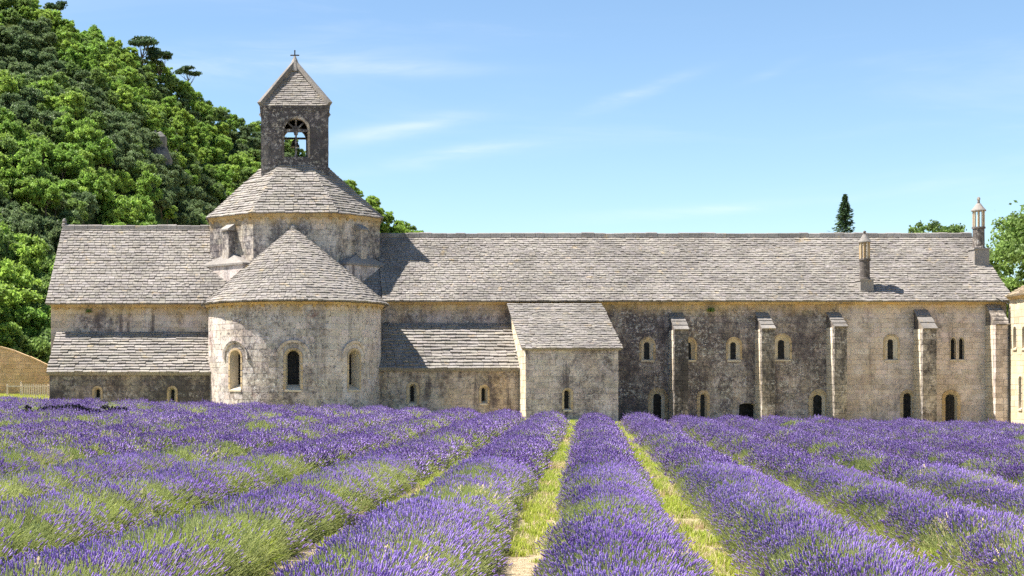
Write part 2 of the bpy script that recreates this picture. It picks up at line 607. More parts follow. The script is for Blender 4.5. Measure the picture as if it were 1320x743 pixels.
def wall(parent, pos, poly, openings, mat, course=.30, blk=(.38, .85), name='wall', ustep=None, seed=1, proud=.010, blocks=True):
    """backing sheet with real holes, and ashlar blocks proud of it; openings: (cut loop, block-cut loop)"""
    rnd = random.Random(seed)
    verts, edges, loops = [], [], []

    def add_loop(lp):
        b = len(verts)
        verts.extend(Vector(p) for p in lp)
        edges.extend((b + i, b + (i + 1) % len(lp)) for i in range(len(lp)))
    pl = list(poly)
    if ustep:
        q = []
        for i in range(len(pl)):
            a, b = pl[i], pl[(i + 1) % len(pl)]
            k = max(1, int(abs(b[0] - a[0]) / ustep))
            q += [(a[0] + (b[0] - a[0]) * j / k, a[1] + (b[1] - a[1]) * j / k) for j in range(k)]
        pl = q
    add_loop(pl)
    for o in openings:
        add_loop(o[0])
    if ustep:
        us = [p[0] for p in poly]; zs = [p[1] for p in poly]
        u = min(us) + ustep * .5
        while u < max(us):
            z = min(zs) + .3
            while z < max(zs) - .1:
                if pip(u, z, poly) and not any(pip(u, z, o[0]) for o in openings):
                    verts.append(Vector((u, z)))
                z += .6
            u += ustep
    r = mgeo.delaunay_2d_cdt(verts, edges, [], 0, 1e-5)
    vs, fs = r[0], r[2]
    mb = MB()
    keep = []
    for f in fs:
        cu = sum(vs[i].x for i in f) / len(f); cz = sum(vs[i].y for i in f) / len(f)
        if pip(cu, cz, poly) and not any(pip(cu, cz, o[0]) for o in openings):
            keep.append(tuple(f))
    mb.add([pos(v.x, v.y, 0) for v in vs], keep, .92)
    wobj = mb.build(name, mat, parent)
    if not blocks:
        return wobj
    sb = MB()
    zs = [p[1] for p in poly]
    z = min(zs)
    while z < max(zs) - .04:
        h = course * rnd.uniform(.85, 1.2)
        za, zb = z, min(z + h, max(zs))
        if max(zs) - zb < .1:
            zb = max(zs)
        z = zb
        ivs = []
        lo, hi = [], []
        for zz in (za + 1e-3, zb - 1e-3):
            xs = []
            for i in range(len(poly)):
                (a, b), (c, d) = poly[i], poly[(i + 1) % len(poly)]
                if (b > zz) != (d > zz):
                    xs.append(a + (c - a) * (zz - b) / (d - b))
            if len(xs) >= 2:
                lo.append(min(xs)); hi.append(max(xs))
        if len(lo) < 2:
            continue
        ivs = [(max(lo), min(hi))]
        for o in openings:
            lp = o[1]
            us = []
            for i in range(len(lp)):
                (a, b), (c, d) = lp[i], lp[(i + 1) % len(lp)]
                for zz in (za, zb, (za + zb) / 2):
                    if (b > zz) != (d > zz):
                        us.append(a + (c - a) * (zz - b) / (d - b))
                if za <= b <= zb:
                    us.append(a)
            if len(us) >= 2:
                ca, cb = min(us), max(us)
                nv = []
                for a, b in ivs:
                    if cb <= a or ca >= b:
                        nv.append((a, b))
                    else:
                        if ca - a > .03: nv.append((a, ca))
                        if b - cb > .03: nv.append((cb, b))
                ivs = nv
        for a, b in ivs:
            u = a
            while u < b - 1e-3:
                wd = rnd.uniform(*blk)
                e = u + wd
                if b - e < blk[0] * .6:
                    e = b
                g = .004
                d1 = proud + rnd.uniform(-.006, .007)
                t = rnd.choice((.84, .9, .94, .97, 1, 1, 1, 1.03, 1.07)) * rnd.uniform(.97, 1.03)
                tint = (t * rnd.uniform(.97, 1.03), t, t * rnd.uniform(.94, 1.03))
                k = 2 if (ustep and e - u > .35) else 1
                c = .006
                for j in range(k):
                    ua = u + (e - u) * j / k + (g if j == 0 else 0)
                    ub = u + (e - u) * (j + 1) / k - (g if j == k - 1 else 0)
                    ia, ib = (c if j == 0 else 0), (c if j == k - 1 else 0)
                    pts = [pos(ua, za + g, -.02), pos(ub, za + g, -.02), pos(ub, zb - g, -.02), pos(ua, zb - g, -.02),
                           pos(ua + ia, za + g + c, d1), pos(ub - ib, za + g + c, d1), pos(ub - ib, zb - g - c, d1), pos(ua + ia, zb - g - c, d1)]
                    sb.V.extend(pts); bb = len(sb.V) - 8
                    for f in ((4, 5, 6, 7), (0, 1, 5, 4), (1, 2, 6, 5), (2, 3, 7, 6), (3, 0, 4, 7)):
                        sb.F.append(tuple(i + bb for i in f)); sb.T.append(tint)
                u = e
    # tints are tuples
    off = root_loc(parent)
    me = mesh_list('stone_blocks', [v - off for v in sb.V], sb.F, mat, np.array(sb.T))
    link('stone_blocks', me, wobj, (0, 0, 0), 'stuff')
    return wobj


def window(parent, pos, uc, z0, zt, hw, rw=.10, hin=None, depth=.35, kind='round', ring=None, sill=True, bars=0, label=None, hood=None, n=10, rise=.12):
    """arched opening: ring of voussoirs (the part) with reveal, pane, sill and bars below it; returns the loops to cut"""
    hin = hw if hin is None else hin
    ring = ring or M['ochre']
    inner = outline(uc, z0, zt, hw, kind, n)
    outer = outline(uc, z0, zt + rw * (1.15 if kind == 'pointed' else 1), hw + rw, kind, n)
    back = outline(uc, z0 + rise, zt - (hw - hin) * (1.0 if kind != 'pointed' else 1.73), hin, kind, n)
    mb = MB()
    rnd = random.Random(int(uc * 1000) + int(z0 * 100))

    def seg(i0, o0, i1, o1):
        t = rnd.uniform(.85, 1.1)
        mb.hexa([pos(*i0, -.06), pos(*i1, -.06), pos(*o1, -.06), pos(*o0, -.06), pos(*i0, .024), pos(*i1, .024), pos(*o1, .024), pos(*o0, .024)], t)
    for i in range(len(inner) - 1):
        a, b, c, d = inner[i], outer[i], inner[i + 1], outer[i + 1]
        k = max(1, int(abs(c[1] - a[1]) / .3)) if i in (0, len(inner) - 2) else 1
        for j in range(k):
            L = lambda p, q, f: (p[0] + (q[0] - p[0]) * f, p[1] + (q[1] - p[1]) * f)
            e = .015
            seg(L(a, c, j / k + e), L(b, d, j / k + e), L(a, c, (j + 1) / k - e), L(b, d, (j + 1) / k - e))
    wobj = mb.build('window', ring, parent)
    if label:
        wobj['label'] = label
    rv = MB()
    m_ = len(inner)
    V = [pos(*p, .0) for p in inner] + [pos(*p, -depth) for p in back]
    rv.add(V, [(i, (i + 1) % m_, m_ + (i + 1) % m_, m_ + i) for i in range(m_)], .95)
    rv.build('reveal', M['clean'], wobj)
    pn = MB()
    pn.add([pos(*p, -depth + .03) for p in back], [tuple(range(m_))], 1.0)
    pn.build('pane', M['glass'], wobj)
    if sill:
        s = MB()
        s.hexa([pos(uc - hw - .04, z0 - .10, -.1), pos(uc + hw + .04, z0 - .10, -.1), pos(uc + hw + .04, z0 - .10, .06), pos(uc - hw - .04, z0 - .10, .06),
                pos(uc - hw - .04, z0 + .012, -.1), pos(uc + hw + .04, z0 + .012, -.1), pos(uc + hw + .04, z0 - .02, .06), pos(uc - hw - .04, z0 - .02, .06)], .95)
        s.build('sill', M['clean'], wobj)
    if bars:
        b = MB()
        d = -depth + .07
        for j in range(1, 3):
            u = uc - hin + 2 * hin * j / 3
            b.tube([pos(u, z0 + rise, d), pos(u, zt - .12, d)], .012, 5)
        zz = z0 + rise + .25
        while zz < zt - hin * .5:
            b.tube([pos(uc - hin, zz, d), pos(uc + hin, zz, d)], .014, 5)
            zz += .28
        b.build('window_bars', M['iron'], wobj)
    if hood:
        hb = MB()
        ro, ri = hood, hood - .11
        s = zt - hw
        k = 18
        for j in range(k):
            a0, a1 = math.pi * (j / k) * 1.06 - .09, math.pi * ((j + 1) / k) * 1.06 - .09
            q = lambda r, a, d: pos(uc - r * math.cos(a), s + r * math.sin(a), d)
            hb.hexa([q(ri, a0, -.02), q(ri, a1, -.02), q(ro, a1, -.02), q(ro, a0, -.02), q(ri, a0, .07), q(ri, a1, .07), q(ro, a1, .11), q(ro, a0, .11)], rnd.uniform(.85, 1.05))
        hb.build('hood_mould', M['apse'], wobj)
    return (inner, outline(uc, z0 - (.10 if sill else 0), zt + rw, hw + rw, kind, n))


def slabs(parent, pos, vlen, urange, mat, step=.17, w=(.18, .42), th=.055, seed=3, name='roof_slabs', wscale=None, over=.0):
    """stone roofing slabs laid in overlapping courses; pos(u, v, d), urange(v) -> (u0, u1)"""
    rnd = random.Random(seed)
    V, F, T = [], [], []
    n = max(2, int(vlen / step))
    st = vlen / n
    for r in range(n):
        v0 = r * st
        a, b = urange(v0)
        sc = wscale(v0) if wscale else 1.0
        row = rnd.uniform(.97, 1.03)
        u = a + rnd.uniform(-.1, 0) * sc
        rd = rnd.uniform(-.006, .008)
        while u < b:
            wd = rnd.uniform(*w) * sc
            e = min(u + wd, b + rnd.uniform(0, .03) * sc)
            ua = max(u, a - .03 * sc)
            if e - ua > .05 * sc:
                f = v0 - over - rnd.uniform(-.010, .028)
                t0 = rd + rnd.uniform(.0, .02) + th * rnd.uniform(.9, 1.6)
                tl = rnd.uniform(-.012, .012)
                bk = min(v0 + st * 1.5, vlen + .02)
                g = .008 * sc
                bb = len(V)
                fj = rnd.uniform(-.012, .012)
                V += [pos(ua + g, f, -.02), pos(e - g, f + fj, -.02), pos(e - g, bk, -.05), pos(ua + g, bk, -.05),
                      pos(ua + g, f + .006, t0 + tl), pos(e - g, f + fj + .006, t0 - tl), pos(e - g, bk, .0), pos(ua + g, bk, .0)]
                F += [tuple(i + bb for i in q) for q in ((4, 5, 6, 7), (0, 1, 5, 4), (1, 2, 6, 5), (3, 0, 4, 7))]
                t = row * rnd.choice((.82, .9, .94, .97, 1, 1, 1.02, 1.05, 1.1)) * rnd.uniform(.96, 1.04)
                T += [(t, t * rnd.uniform(.98, 1.01), t * rnd.uniform(.94, 1.02))] * 4
            u += wd
    off = root_loc(parent)
    return link(name, mesh_list(name, [p - off for p in V], F, mat, np.array(T)), parent, (0, 0, 0), 'stuff')


def slope_pos(E0, E1, T0):
    """E0-E1 is the eave (left to right as seen), T0 a point up-slope from E0 perpendicular to it"""
    E0, E1, T0 = Vector(E0), Vector(E1), Vector(T0)
    U = (E1 - E0).normalized()
    Vv = T0 - E0
    Vv = Vv - U * Vv.dot(U)
    L = Vv.length
    Vv.normalize()
    N = U.cross(Vv)
    if N.z < 0:
        N = -N
    return (lambda u, v, d: E0 + U * u + Vv * v + N * d), L, (E1 - E0).length


def ridge(parent, a, b, mat, size=(.42, .16), seed=5):
    rnd = random.Random(seed)
    a, b = Vector(a), Vector(b)
    L = (b - a).length; U = (b - a) / L
    W = Vector((-U.y, U.x, 0))
    mb = MB()
    s = 0
    while s < L - .05:
        e = min(L, s + rnd.uniform(.45, .8))
        h = size[1] * rnd.uniform(.85, 1.15); z = rnd.uniform(-.012, .012)
        p, q = a + U * (s + .008), a + U * (e - .008)
        hw = size[0] / 2
        dz = Vector((0, 0, h + z))
        mb.prism([p - W * hw + Vector((0, 0, -.12)), p + W * hw + Vector((0, 0, -.12)), p + W * hw * .8 + dz * .7, p + W * .06 + dz, p - W * .06 + dz, p - W * hw * .8 + dz * .7],
                 q - p, rnd.uniform(.8, 1.12))
        s = e
    return mb.build('ridge_stones', mat, parent, 'stuff')


def cornice(parent, pos, u0, u1, z, mat, h=.16, d=.17, corbel=.55, name='cornice', n=1):
    """moulded eaves course on small corbels"""
    mb = MB()
    rnd = random.Random(int(abs(u0) * 50))
    L = u1 - u0
    k = max(1, int(abs(L) / .7)) * n
    for i in range(k):
        a, b = u0 + L * i / k, u0 + L * (i + 1) / k
        e = .004 * (1 if L > 0 else -1)
        mb.hexa([pos(a + e, z - h, -.05), pos(b - e, z - h, -.05), pos(b - e, z, -.05), pos(a + e, z, -.05),
                 pos(a + e, z - h, d * .45), pos(b - e, z - h, d * .45), pos(b - e, z, d), pos(a + e, z, d)], rnd.uniform(.82, 1.1))
    if corbel:
        kk = max(1, int(abs(L) / corbel))
        for i in range(kk):
            c = u0 + L * (i + .5) / kk
            mb.hexa([pos(c - .07, z - h - .15, -.02), pos(c + .07, z - h - .15, -.02), pos(c + .07, z - h - .005, -.02), pos(c - .07, z - h - .005, -.02),
                     pos(c - .07, z - h - .10, .05), pos(c + .07, z - h - .10, .05), pos(c + .07, z - h - .005, .10), pos(c - .07, z - h - .005, .10)], rnd.uniform(.8, 1.05))
    return mb.build(name, mat, parent, 'stuff')


# ------------------------------------------------------------------ the ground
def build_ground():
    xs = np.concatenate([np.linspace(-2500, -60, 12), np.arange(-50, 75, 1.25), np.linspace(85, 2500, 12)])
    ys = np.concatenate([np.linspace(-200, -5, 6), np.arange(0, 100, 1.25), np.linspace(104, 4000, 16)])
    X, Y = np.meshgrid(xs, ys)
    Z = gz(X, Y) + (vnoise(X * .9, Y * .9, 3) - .5) * .04
    V = np.stack([X, Y, Z], -1).reshape(-1, 3)
    nx, ny = len(xs), len(ys)
    i = np.arange(nx - 1)[None, :] + np.arange(ny - 1)[:, None] * nx
    F = np.stack([i, i + 1, i + 1 + nx, i + nx], -1).reshape(-1, 4)
    o = link('ground', mesh_np('ground', V, F, M['ground'], None, True))
    o['kind'] = 'structure'


build_ground()

# ------------------------------------------------------------------ abbey church
YW, YL, YD = 75.0, 72.0, 80.0            # transept wall, chapel wall, crossing axis
AR, AC = 4.26, 73.0                       # apse radius and centre depth
ZB = -1.3
church = thing('abbey_church', 'grey stone Romanesque church with round apse, octagonal drum and square bell tower', 'church', (0, 75, 0))


def build_church():
    # --- transept (left arm)
    ze, zr = PZ(392, 74.6), PZ(295, YD)
    xl = -12.4
    tp = plane_pos((0, YW, 0), (1, 0, 0), (0, -1, 0))
    wall(church, tp, [(xl, ZB), (4.3, ZB), (4.3, ze + .05), (xl, ze + .05)], [], M['transept'], seed=11)
    lp = plane_pos((xl, YW, 0), (0, 1, 0), (-1, 0, 0))
    wall(church, lp, [(0, ZB), (10, ZB), (10, ze), (5, zr - .15), (0, ze)], [], M['transept'], seed=12)
    bk = MB(); bk.box((xl + .05, 84.9, ZB), (4.3, 85.0, ze)); bk.build('rear_wall', M['transept'], church)
    cornice(church, tp, xl, -4.1, ze + .02, M['cornice'], .17, .28)
    x0, x1 = -12.6, 4.4
    rf = MB()
    rf.prism([(x0 + .06, 74.62, ze), (x0 + .06, YD, zr), (x0 + .06, 85.4, ze), (x0 + .06, 85.2, ze - .05), (x0 + .06, YD, zr - .2), (x0 + .06, 74.9, ze - .05)], (x1 - x0 - .06, 0, 0))
    ro = rf.build('transept_roof', M['slab'], church)
    pos, L, W = slope_pos((x0, 74.6, ze + .02), (x1, 74.6, ze + .02), (x0, YD, zr + .02))
    slabs(ro, pos, L, lambda v: (0, W), M['slab'], step=.235, w=(.17, .4), th=.04, seed=21, over=.03)
    ridge(ro, (x0, YD, zr + .03), (-4.5, YD, zr + .03), M['slab_b'])
    fb = MB()
    c = Vector((-12.5, YD, zr + .1))
    fb.lathe(c, [(.14, 0), (.16, .14), (.10, .2), (.13, .3), (.08, .42), (.02, .46)], 10)
    fb.build('finial', M['slab'], ro)

    # --- side chapels (lean-to roofs)
    for side, xa, xb, pye, pyt, mat, wins, seed in (
            ('left', -11.97, -3.5, 481, 428, M['chapel'], [(125.5, 500, 515, 5.5), (222, 500, 519, 5.5)], 31),
            ('right', 3.5, 10.95, 476, 417, M['chapel_warm'], [(532, 495, 521, 6.5), (624, 498, 520, 5.5)], 32)):
        e, t = PZ(pye, 71.8), PZ(pyt, YW)
        fp = plane_pos((0, YL, 0), (1, 0, 0), (0, -1, 0))
        ops = []
        for px, pt, pb, hwp in wins:
            k = YL / FPX
            ops.append(window(church, fp, PX(px, YL), PZ(pb, YL), PZ(pt, YL), hwp * k * .8, rw=hwp * k * .45, hin=hwp * k * .33, depth=.35, bars=0))
        wall(church, fp, [(xa, ZB), (xb, ZB), (xb, e + .03), (xa, e + .03)], ops, mat, course=.26, seed=seed)
        if side == 'left':
            sp = plane_pos((xa, YL, 0), (0, 1, 0), (-1, 0, 0))
            wall(church, sp, [(0, ZB), (3, ZB), (3, t - .1), (0, e)], [], mat, seed=34)
        cornice(church, fp, xa, xb, e, M['cornice'], .10, .13, 0)
        rf = MB()
        vx0, vx1 = (xa - .12, xb) if side == 'left' else (xa, xb)
        rf.prism([(vx0 + .04, 71.82, e - .02), (vx0 + .04, YW, t - .02), (vx0 + .04, YW, t - .2), (vx0 + .04, 71.9, e - .12)], (vx1 - vx0 - .04, 0, 0))
        ro = rf.build('chapel_roof', M['slab_b'], church)
        pos, L, W = slope_pos((vx0, 71.8, e), (vx1, 71.8, e), (vx0, YW, t))
        slabs(ro, pos, L, lambda v: (0, W), M['slab_b'], step=.25, w=(.28, .62), th=.07, seed=seed + 5, over=.03)

    # --- apse
    def ap(u, z, d):
        s = YW - AC
        h = AR * math.pi / 2
        if u < -h: return Vector((-(AR + d), AC + (-u - h), z))
        if u > h: return Vector(((AR + d), AC + (u - h), z))
        a = u / AR
        return Vector(((AR + d) * math.sin(a), AC - (AR + d) * math.cos(a), z))
    za = PZ(388, 68.5)
    H = AR * math.pi / 2
    ops = []
    yf = AC - AR
    for i, ang in enumerate((-41.5, 0, 41.5)):
        u = AR * math.radians(ang) + (-.08 if i == 1 else 0)
        ops.append(window(church, ap, u, PZ(502.5, yf), PZ(451, yf), .35, rw=.10, hin=.30, depth=.52, bars=1, hood=.80, n=14, rise=.24,
                          label=('sunlit apse window with deep reveal', 'dark arched window in the middle of the apse', 'shaded apse window with deep reveal')[i]))
    wall(church, ap, [(-H - 2, ZB), (H + 2, ZB), (H + 2, za), (-H - 2, za)], ops, M['apse'], course=.29, blk=(.4, .95), name='apse_wall', ustep=.22, seed=41)
    cornice(church, ap, -H - 1.8, H + 1.8, za + .02, M['cornice'], .15, .22, .6, n=2)
    apex = Vector((-.1, 75.45, PZ(293, 75.45)))
    RE = 4.60
    plen = math.pi * RE + 2 * 2.0

    def eave(f):
        s = f * plen - plen / 2
        h = RE * math.pi / 2
        z = za + .03
        if s < -h: return Vector((-RE, AC + (-s - h), z))
        if s > h: return Vector((RE, AC + (s - h), z))
        return Vector((RE * math.sin(s / RE), AC - RE * math.cos(s / RE), z))
    CL = 6.0

    def cp(u, v, d):
        f = min(max(u / plen, 0), 1)
        E = eave(f)
        e2 = eave(min(f + .004, 1)) - eave(max(f - .004, 0))
        N = e2.cross(apex - E).normalized()
        if N.z < 0: N = -N
        return E + (apex - E) * (v / CL) + N * d
    rf = MB()
    n = 48
    ring = [eave(i / n) for i in range(n + 1)]
    rf.add(ring + [apex], [(i, i + 1, n + 1) for i in range(n)])
    rf.add([p + Vector((0, 0, -.06)) for p in ring], [tuple(range(n + 1))])
    ro = rf.build('apse_roof', M['slab'], church)
    slabs(ro, cp, CL - .1, lambda v: (0, plen), M['slab'], step=.19, w=(.15, .32), th=.036, seed=44,
          wscale=lambda v: min(8, 1 / max(.06, 1 - v / CL)), over=.02)
    kb = MB(); kb.lathe(apex + Vector((0, -.06, -.1)), [(.22, 0), (.2, .12), (.1, .2), (.03, .24)], 10); kb.build('apex_stone', M['slab_b'], ro)

    # --- octagonal drum over the crossing
    w_, c_ = 4.48, 2.12
    zd0, zd1 = PZ(372, 75.5), PZ(275, 75.5)
    octa = [(-c_, -w_), (c_, -w_), (w_, -c_), (w_, c_), (c_, w_), (-c_, w_), (-w_, c_), (-w_, -c_)]
    for i in range(8):
        a, b = Vector((*octa[i], 0)), Vector((*octa[(i + 1) % 8], 0))
        U = (b - a); Lw = U.length; U.normalize()
        N = Vector((U.y, -U.x, 0))
        pp = plane_pos(Vector((a.x, a.y + YD, 0)), U, N)
        wall(church, pp, [(0, 6.0), (Lw, 6.0), (Lw, zd1), (0, zd1)], [], M['drum'], name='drum_wall', seed=50 + i, course=.3)
        cornice(church, pp, -.03, Lw + .03, zd1 + .01, M['cornice'], .2, .11, .55)
        if i in (1, 3, 5, 7):
            # squinch ledge with sloping stone cover and a small buttress pier
            zt, zl = PZ(336, 76.4), PZ(343, 76.2)
            bb = MB()
            u0, u1 = .12, Lw - .12
            bb.hexa([pp(u0, 5.5, 0), pp(u1, 5.5, 0), pp(u1, 5.5, .62), pp(u0, 5.5, .62), pp(u0, zl, 0), pp(u1, zl, 0), pp(u1, zl, .62), pp(u0, zl, .62)], 1.05)
            so = bb.build('squinch_block', M['block'], church)
            lb = MB()
            um = Lw / 2
            base = [pp(u0 - .06, zl, -.02), pp(u1 + .06, zl, -.02), pp(u1 + .06, zl, .70), pp(u0 - .06, zl, .70)]
            up = [p + Vector((0, 0, .1)) for p in base]
            top = pp(um, zt + .45, .05)
            lb.add(base + up + [top], [(0, 3, 2, 1), (0, 1, 5, 4), (1, 2, 6, 5), (2, 3, 7, 6), (3, 0, 4, 7), (4, 5, 8), (5, 6, 8), (6, 7, 8), (7, 4, 8)], 1.0)
            lb.build('ledge', M['slab'], so)
            pb = MB()
            zp = PZ(297, 76.3)
            pb.hexa([pp(um - .24, zl, -.02), pp(um + .24, zl, -.02), pp(um + .24, zl, .42), pp(um - .24, zl, .42),
                     pp(um - .24, zp, -.02), pp(um + .24, zp, -.02), pp(um + .24, zp, .42), pp(um - .24, zp, .42)], .95)
            po = pb.build('buttress_pier', M['drum'], church)
            cb = MB()
            cb.hexa([pp(um - .29, zp, -.02), pp(um + .29, zp, -.02), pp(um + .29, zp, .50), pp(um - .29, zp, .50),
                     pp(um - .29, zp + .38, -.02), pp(um + .29, zp + .38, -.02), pp(um + .29, zp + .08, .50), pp(um - .29, zp + .08, .50)], 1.05)
            cb.build('cap_slab', M['slab_b'], po)
    # drum roof
    s_ = 1.035
    zre = zd1 + .02
    th = 1.78
    ztw = PZ(214.5, YD - th)
    k_ = th / w_
    rb = MB()
    low = [Vector((x * s_, YD + y * s_, zre)) for x, y in octa]
    hi = [Vector((x * .30, YD + y * .30, ztw + (k_ - .30) * (ztw - zre) / (s_ - k_))) for x, y in octa]
    rb.add(low + hi, [(i, (i + 1) % 8, 8 + (i + 1) % 8, 8 + i) for i in range(8)] + [tuple(range(8))[::-1], tuple(range(8, 16))])
    ro = rb.build('drum_roof', M['slab'], church)
    for i in range(8):
        a, b, c, d = low[i], low[(i + 1) % 8], hi[(i + 1) % 8], hi[i]
        mid_lo, mid_hi = (a + b) / 2, (c + d) / 2
        pos, L, W = slope_pos(a, b, a + (mid_hi - mid_lo))
        Wt = (c - d).length
        slabs(ro, pos, L, lambda v, W=W, Wt=Wt, L=L: ((W - Wt) / 2 * v / L, W - (W - Wt) / 2 * v / L), M['slab_b'], step=.21, w=(.22, .48), th=.05, seed=70 + i, over=.04)

    # --- bell tower
    zt0, zt1 = 10.6, PZ(139, YD - th)
    px_c = 381.5
    for i, (ux, uy) in enumerate(((1, 0), (0, 1), (-1, 0), (0, -1))):
        U = Vector((ux, uy, 0)); N = Vector((uy, -ux, 0))
        O = Vector((0, YD, 0)) + N * th - U * th
        pp = plane_pos(O, U, N)
        uc = th + (PX(px_c, YD - th) if i == 0 else 0)
        Yf = YD - th
        z0, ztop = PZ(203, Yf), PZ(153, Yf)
        hw = .62
        inner = outline(uc, z0, ztop, hw, 'round', 14)
        cut = outline(uc, z0 - .12, ztop + .15, hw + .13, 'round', 14)
        wall(church, pp, [(0.02, zt0), (2 * th - .02, zt0), (2 * th - .02, zt1), (.02, zt1)], [(inner, cut)], M['tower'], name='tower_wall', seed=80 + i, course=.27, blk=(.3, .6))
        # surround
        mb = MB()
        outer = outline(uc, z0, ztop + .13, hw + .13, 'round', 14)
        for j in range(len(inner) - 1):
            a, b, c, d = inner[j], outer[j], inner[j + 1], outer[j + 1]
            mb.hexa([pp(*a, -.4), pp(*c, -.4), pp(*d, -.4), pp(*b, -.4), pp(*a, .03), pp(*c, .03), pp(*d, .03), pp(*b, .03)], random.uniform(.85, 1.05))
        wo = mb.build('belfry_opening', M['buttress'], church)
        # inner wall face so that the wall has thickness
        tr = MB()
        zs = ztop - hw                                   # transom height
        d0, d1 = -.30, -.12

        def bar(u0, z0_, u1, z1_):
            tr.hexa([pp(u0, z0_, d0), pp(u1, z0_, d0), pp(u1, z1_, d0), pp(u0, z1_, d0), pp(u0, z0_, d1), pp(u1, z0_, d1), pp(u1, z1_, d1), pp(u0, z1_, d1)])
        bar(uc - hw - .02, zs - .07, uc + hw + .02, zs + .08)
        bar(uc - hw - .02, z0 - .1, uc + hw + .02, z0 + .05)
        dm = -.2
        tr.tube([pp(uc, z0, dm), pp(uc, z0 + .12, dm), pp(uc, z0 + .14, dm), pp(uc, zs - .25, dm), pp(uc, zs - .22, dm), pp(uc, zs - .07, dm)], [.12, .10, .06, .055, .10, .13], 10)
        for an in (45, 90, 135):
            ca, sa = math.cos(R_(an)), math.sin(R_(an))
            tr.tube([pp(uc + .08 * ca, zs + .05 + .08 * sa, dm), pp(uc + (hw + .02) * ca, zs + (hw + .02) * sa, dm)], .05, 6)
        tr.tube([pp(uc + .17 * math.cos(a), zs + .06 + .17 * math.sin(a), dm) for a in [math.pi * q / 8 for q in range(9)]], .04, 6)
        if i == 0:
            tr.build('tracery', M['tower'], wo)
    ti = th - .42
    for sx in (-1, 1):
        for sy in (-1, 1):
            inn = MB()
            inn.box((sx * ti if sx < 0 else .66, YD + (sy * ti if sy < 0 else .66), zt0), (-.66 if sx < 0 else ti, YD + (-.66 if sy < 0 else ti), zt1 - .02))
            inn.build('belfry_pier', M['tower'], church)
    fl = MB(); fl.box((-th + .02, YD - th + .02, zt0), (th - .02, YD + th - .02, PZ(203, YD - th) - .15)); fl.build('belfry_floor', M['tower'], church)
    fl = MB(); fl.box((-th + .03, YD - th + .03, zt1 - .12), (th - .03, YD + th - .03, zt1 - .01)); fl.build('belfry_ceiling', M['tower'], church)
    be = MB()
    zb = PZ(190, YD)
    be.lathe((0, YD, zb), [(.27, 0), (.25, .05), (.19, .17), (.16, .32), (.12, .38), (.03, .41)], 16)
    bo = be.build('bell', M['bronze'], church)
    yk = MB(); yk.box((-.7, YD - .07, zb + .42), (.7, YD + .07, zb + .52)); yk.build('bell_yoke', M['iron'], bo)
    # tower cornice and pyramid roof with raised hips
    cb = MB()
    for z0, z1, e in ((zt1 - .16, zt1 - .02, .035), (zt1 - .02, zt1 + .10, .08)):
        cb.box((-th - e, YD - th - e, z0), (th + e, YD + th + e, z1), .9 if e < .1 else 1)
    cb.build('tower_cornice', M['tower'], church)
    ap_ = Vector((0, YD, PZ(83, YD)))
    re_ = th + .05
    zr0 = zt1 + .101
    base = [Vector((x * re_, YD + y * re_, zr0)) for x, y in ((-1, -1), (1, -1), (1, 1), (-1, 1))]
    rb = MB(); rb.add(base + [ap_ - Vector((0, 0, .15))], [(0, 1, 4), (1, 2, 4), (2, 3, 4), (3, 0, 4), (0, 3, 2, 1)])
    ro = rb.build('tower_roof', M['slab'], church)
    for i in range(4):
        a, b = base[i], base[(i + 1) % 4]
        m_ = (a + b) / 2
        pos, L, W = slope_pos(a, b, a + (ap_ - Vector((0, 0, .15)) - m_))
        slabs(ro, pos, L - .1, lambda v, W=W, L=L: (W / 2 * v / L, W - W / 2 * v / L), M['slab'], step=.15, w=(.25, .5), th=.03, seed=90 + i)
    for i in range(4):
        hb = MB()
        a = base[i]
        d = (ap_ - a); dh = Vector((d.x, d.y, 0)).normalized()
        sd = Vector((-dh.y, dh.x, 0)) * .13
        a2 = a + dh * .06
        nrm = d.cross(sd).normalized()
        if nrm.z < 0: nrm = -nrm
        up = nrm * .24
        p1 = ap_ + Vector((0, 0, .02)) - d.normalized() * .05
        hb.hexa([a2 - sd, a2 + sd, p1 + sd * .6, p1 - sd * .6, a2 - sd + up, a2 + sd + up, p1 + sd * .6 + up * .7, p1 - sd * .6 + up * .7], .8)
        hb.build('hip_rib', M['slab'], ro)
    tb = MB(); tb.lathe(ap_ + Vector((0, 0, -.42)), [(.36, 0), (.30, .2), (.21, .45), (.16, .6), (.09, .76), (.05, .85)], 10); tb.build('apex_stone', M['slab_b'], ro)
    cr = MB()
    zc0 = ap_.z + .38
    cr.tube([(0, YD, zc0), (0, YD, PZ(66, YD))], .035, 6)
    zc1 = PZ(71.5, YD)
    cr.tube([(-.19, YD, zc1), (.19, YD, zc1)], .035, 6)
    for p in ((-.21, zc1), (.21, zc1), (0, PZ(65.5, YD))):
        cr.lathe((p[0], YD, p[1] - .04), [(.01, 0), (.05, .04), (.01, .08)], 6)
    cr.build('iron_cross', M['iron'], church)


build_church()

# ------------------------------------------------------------------ dormitory wing
dorm = thing('dormitory_wing', 'long stone dormitory wing with slab roof, buttresses and two round chimneys', 'building', (20, 75, 0))


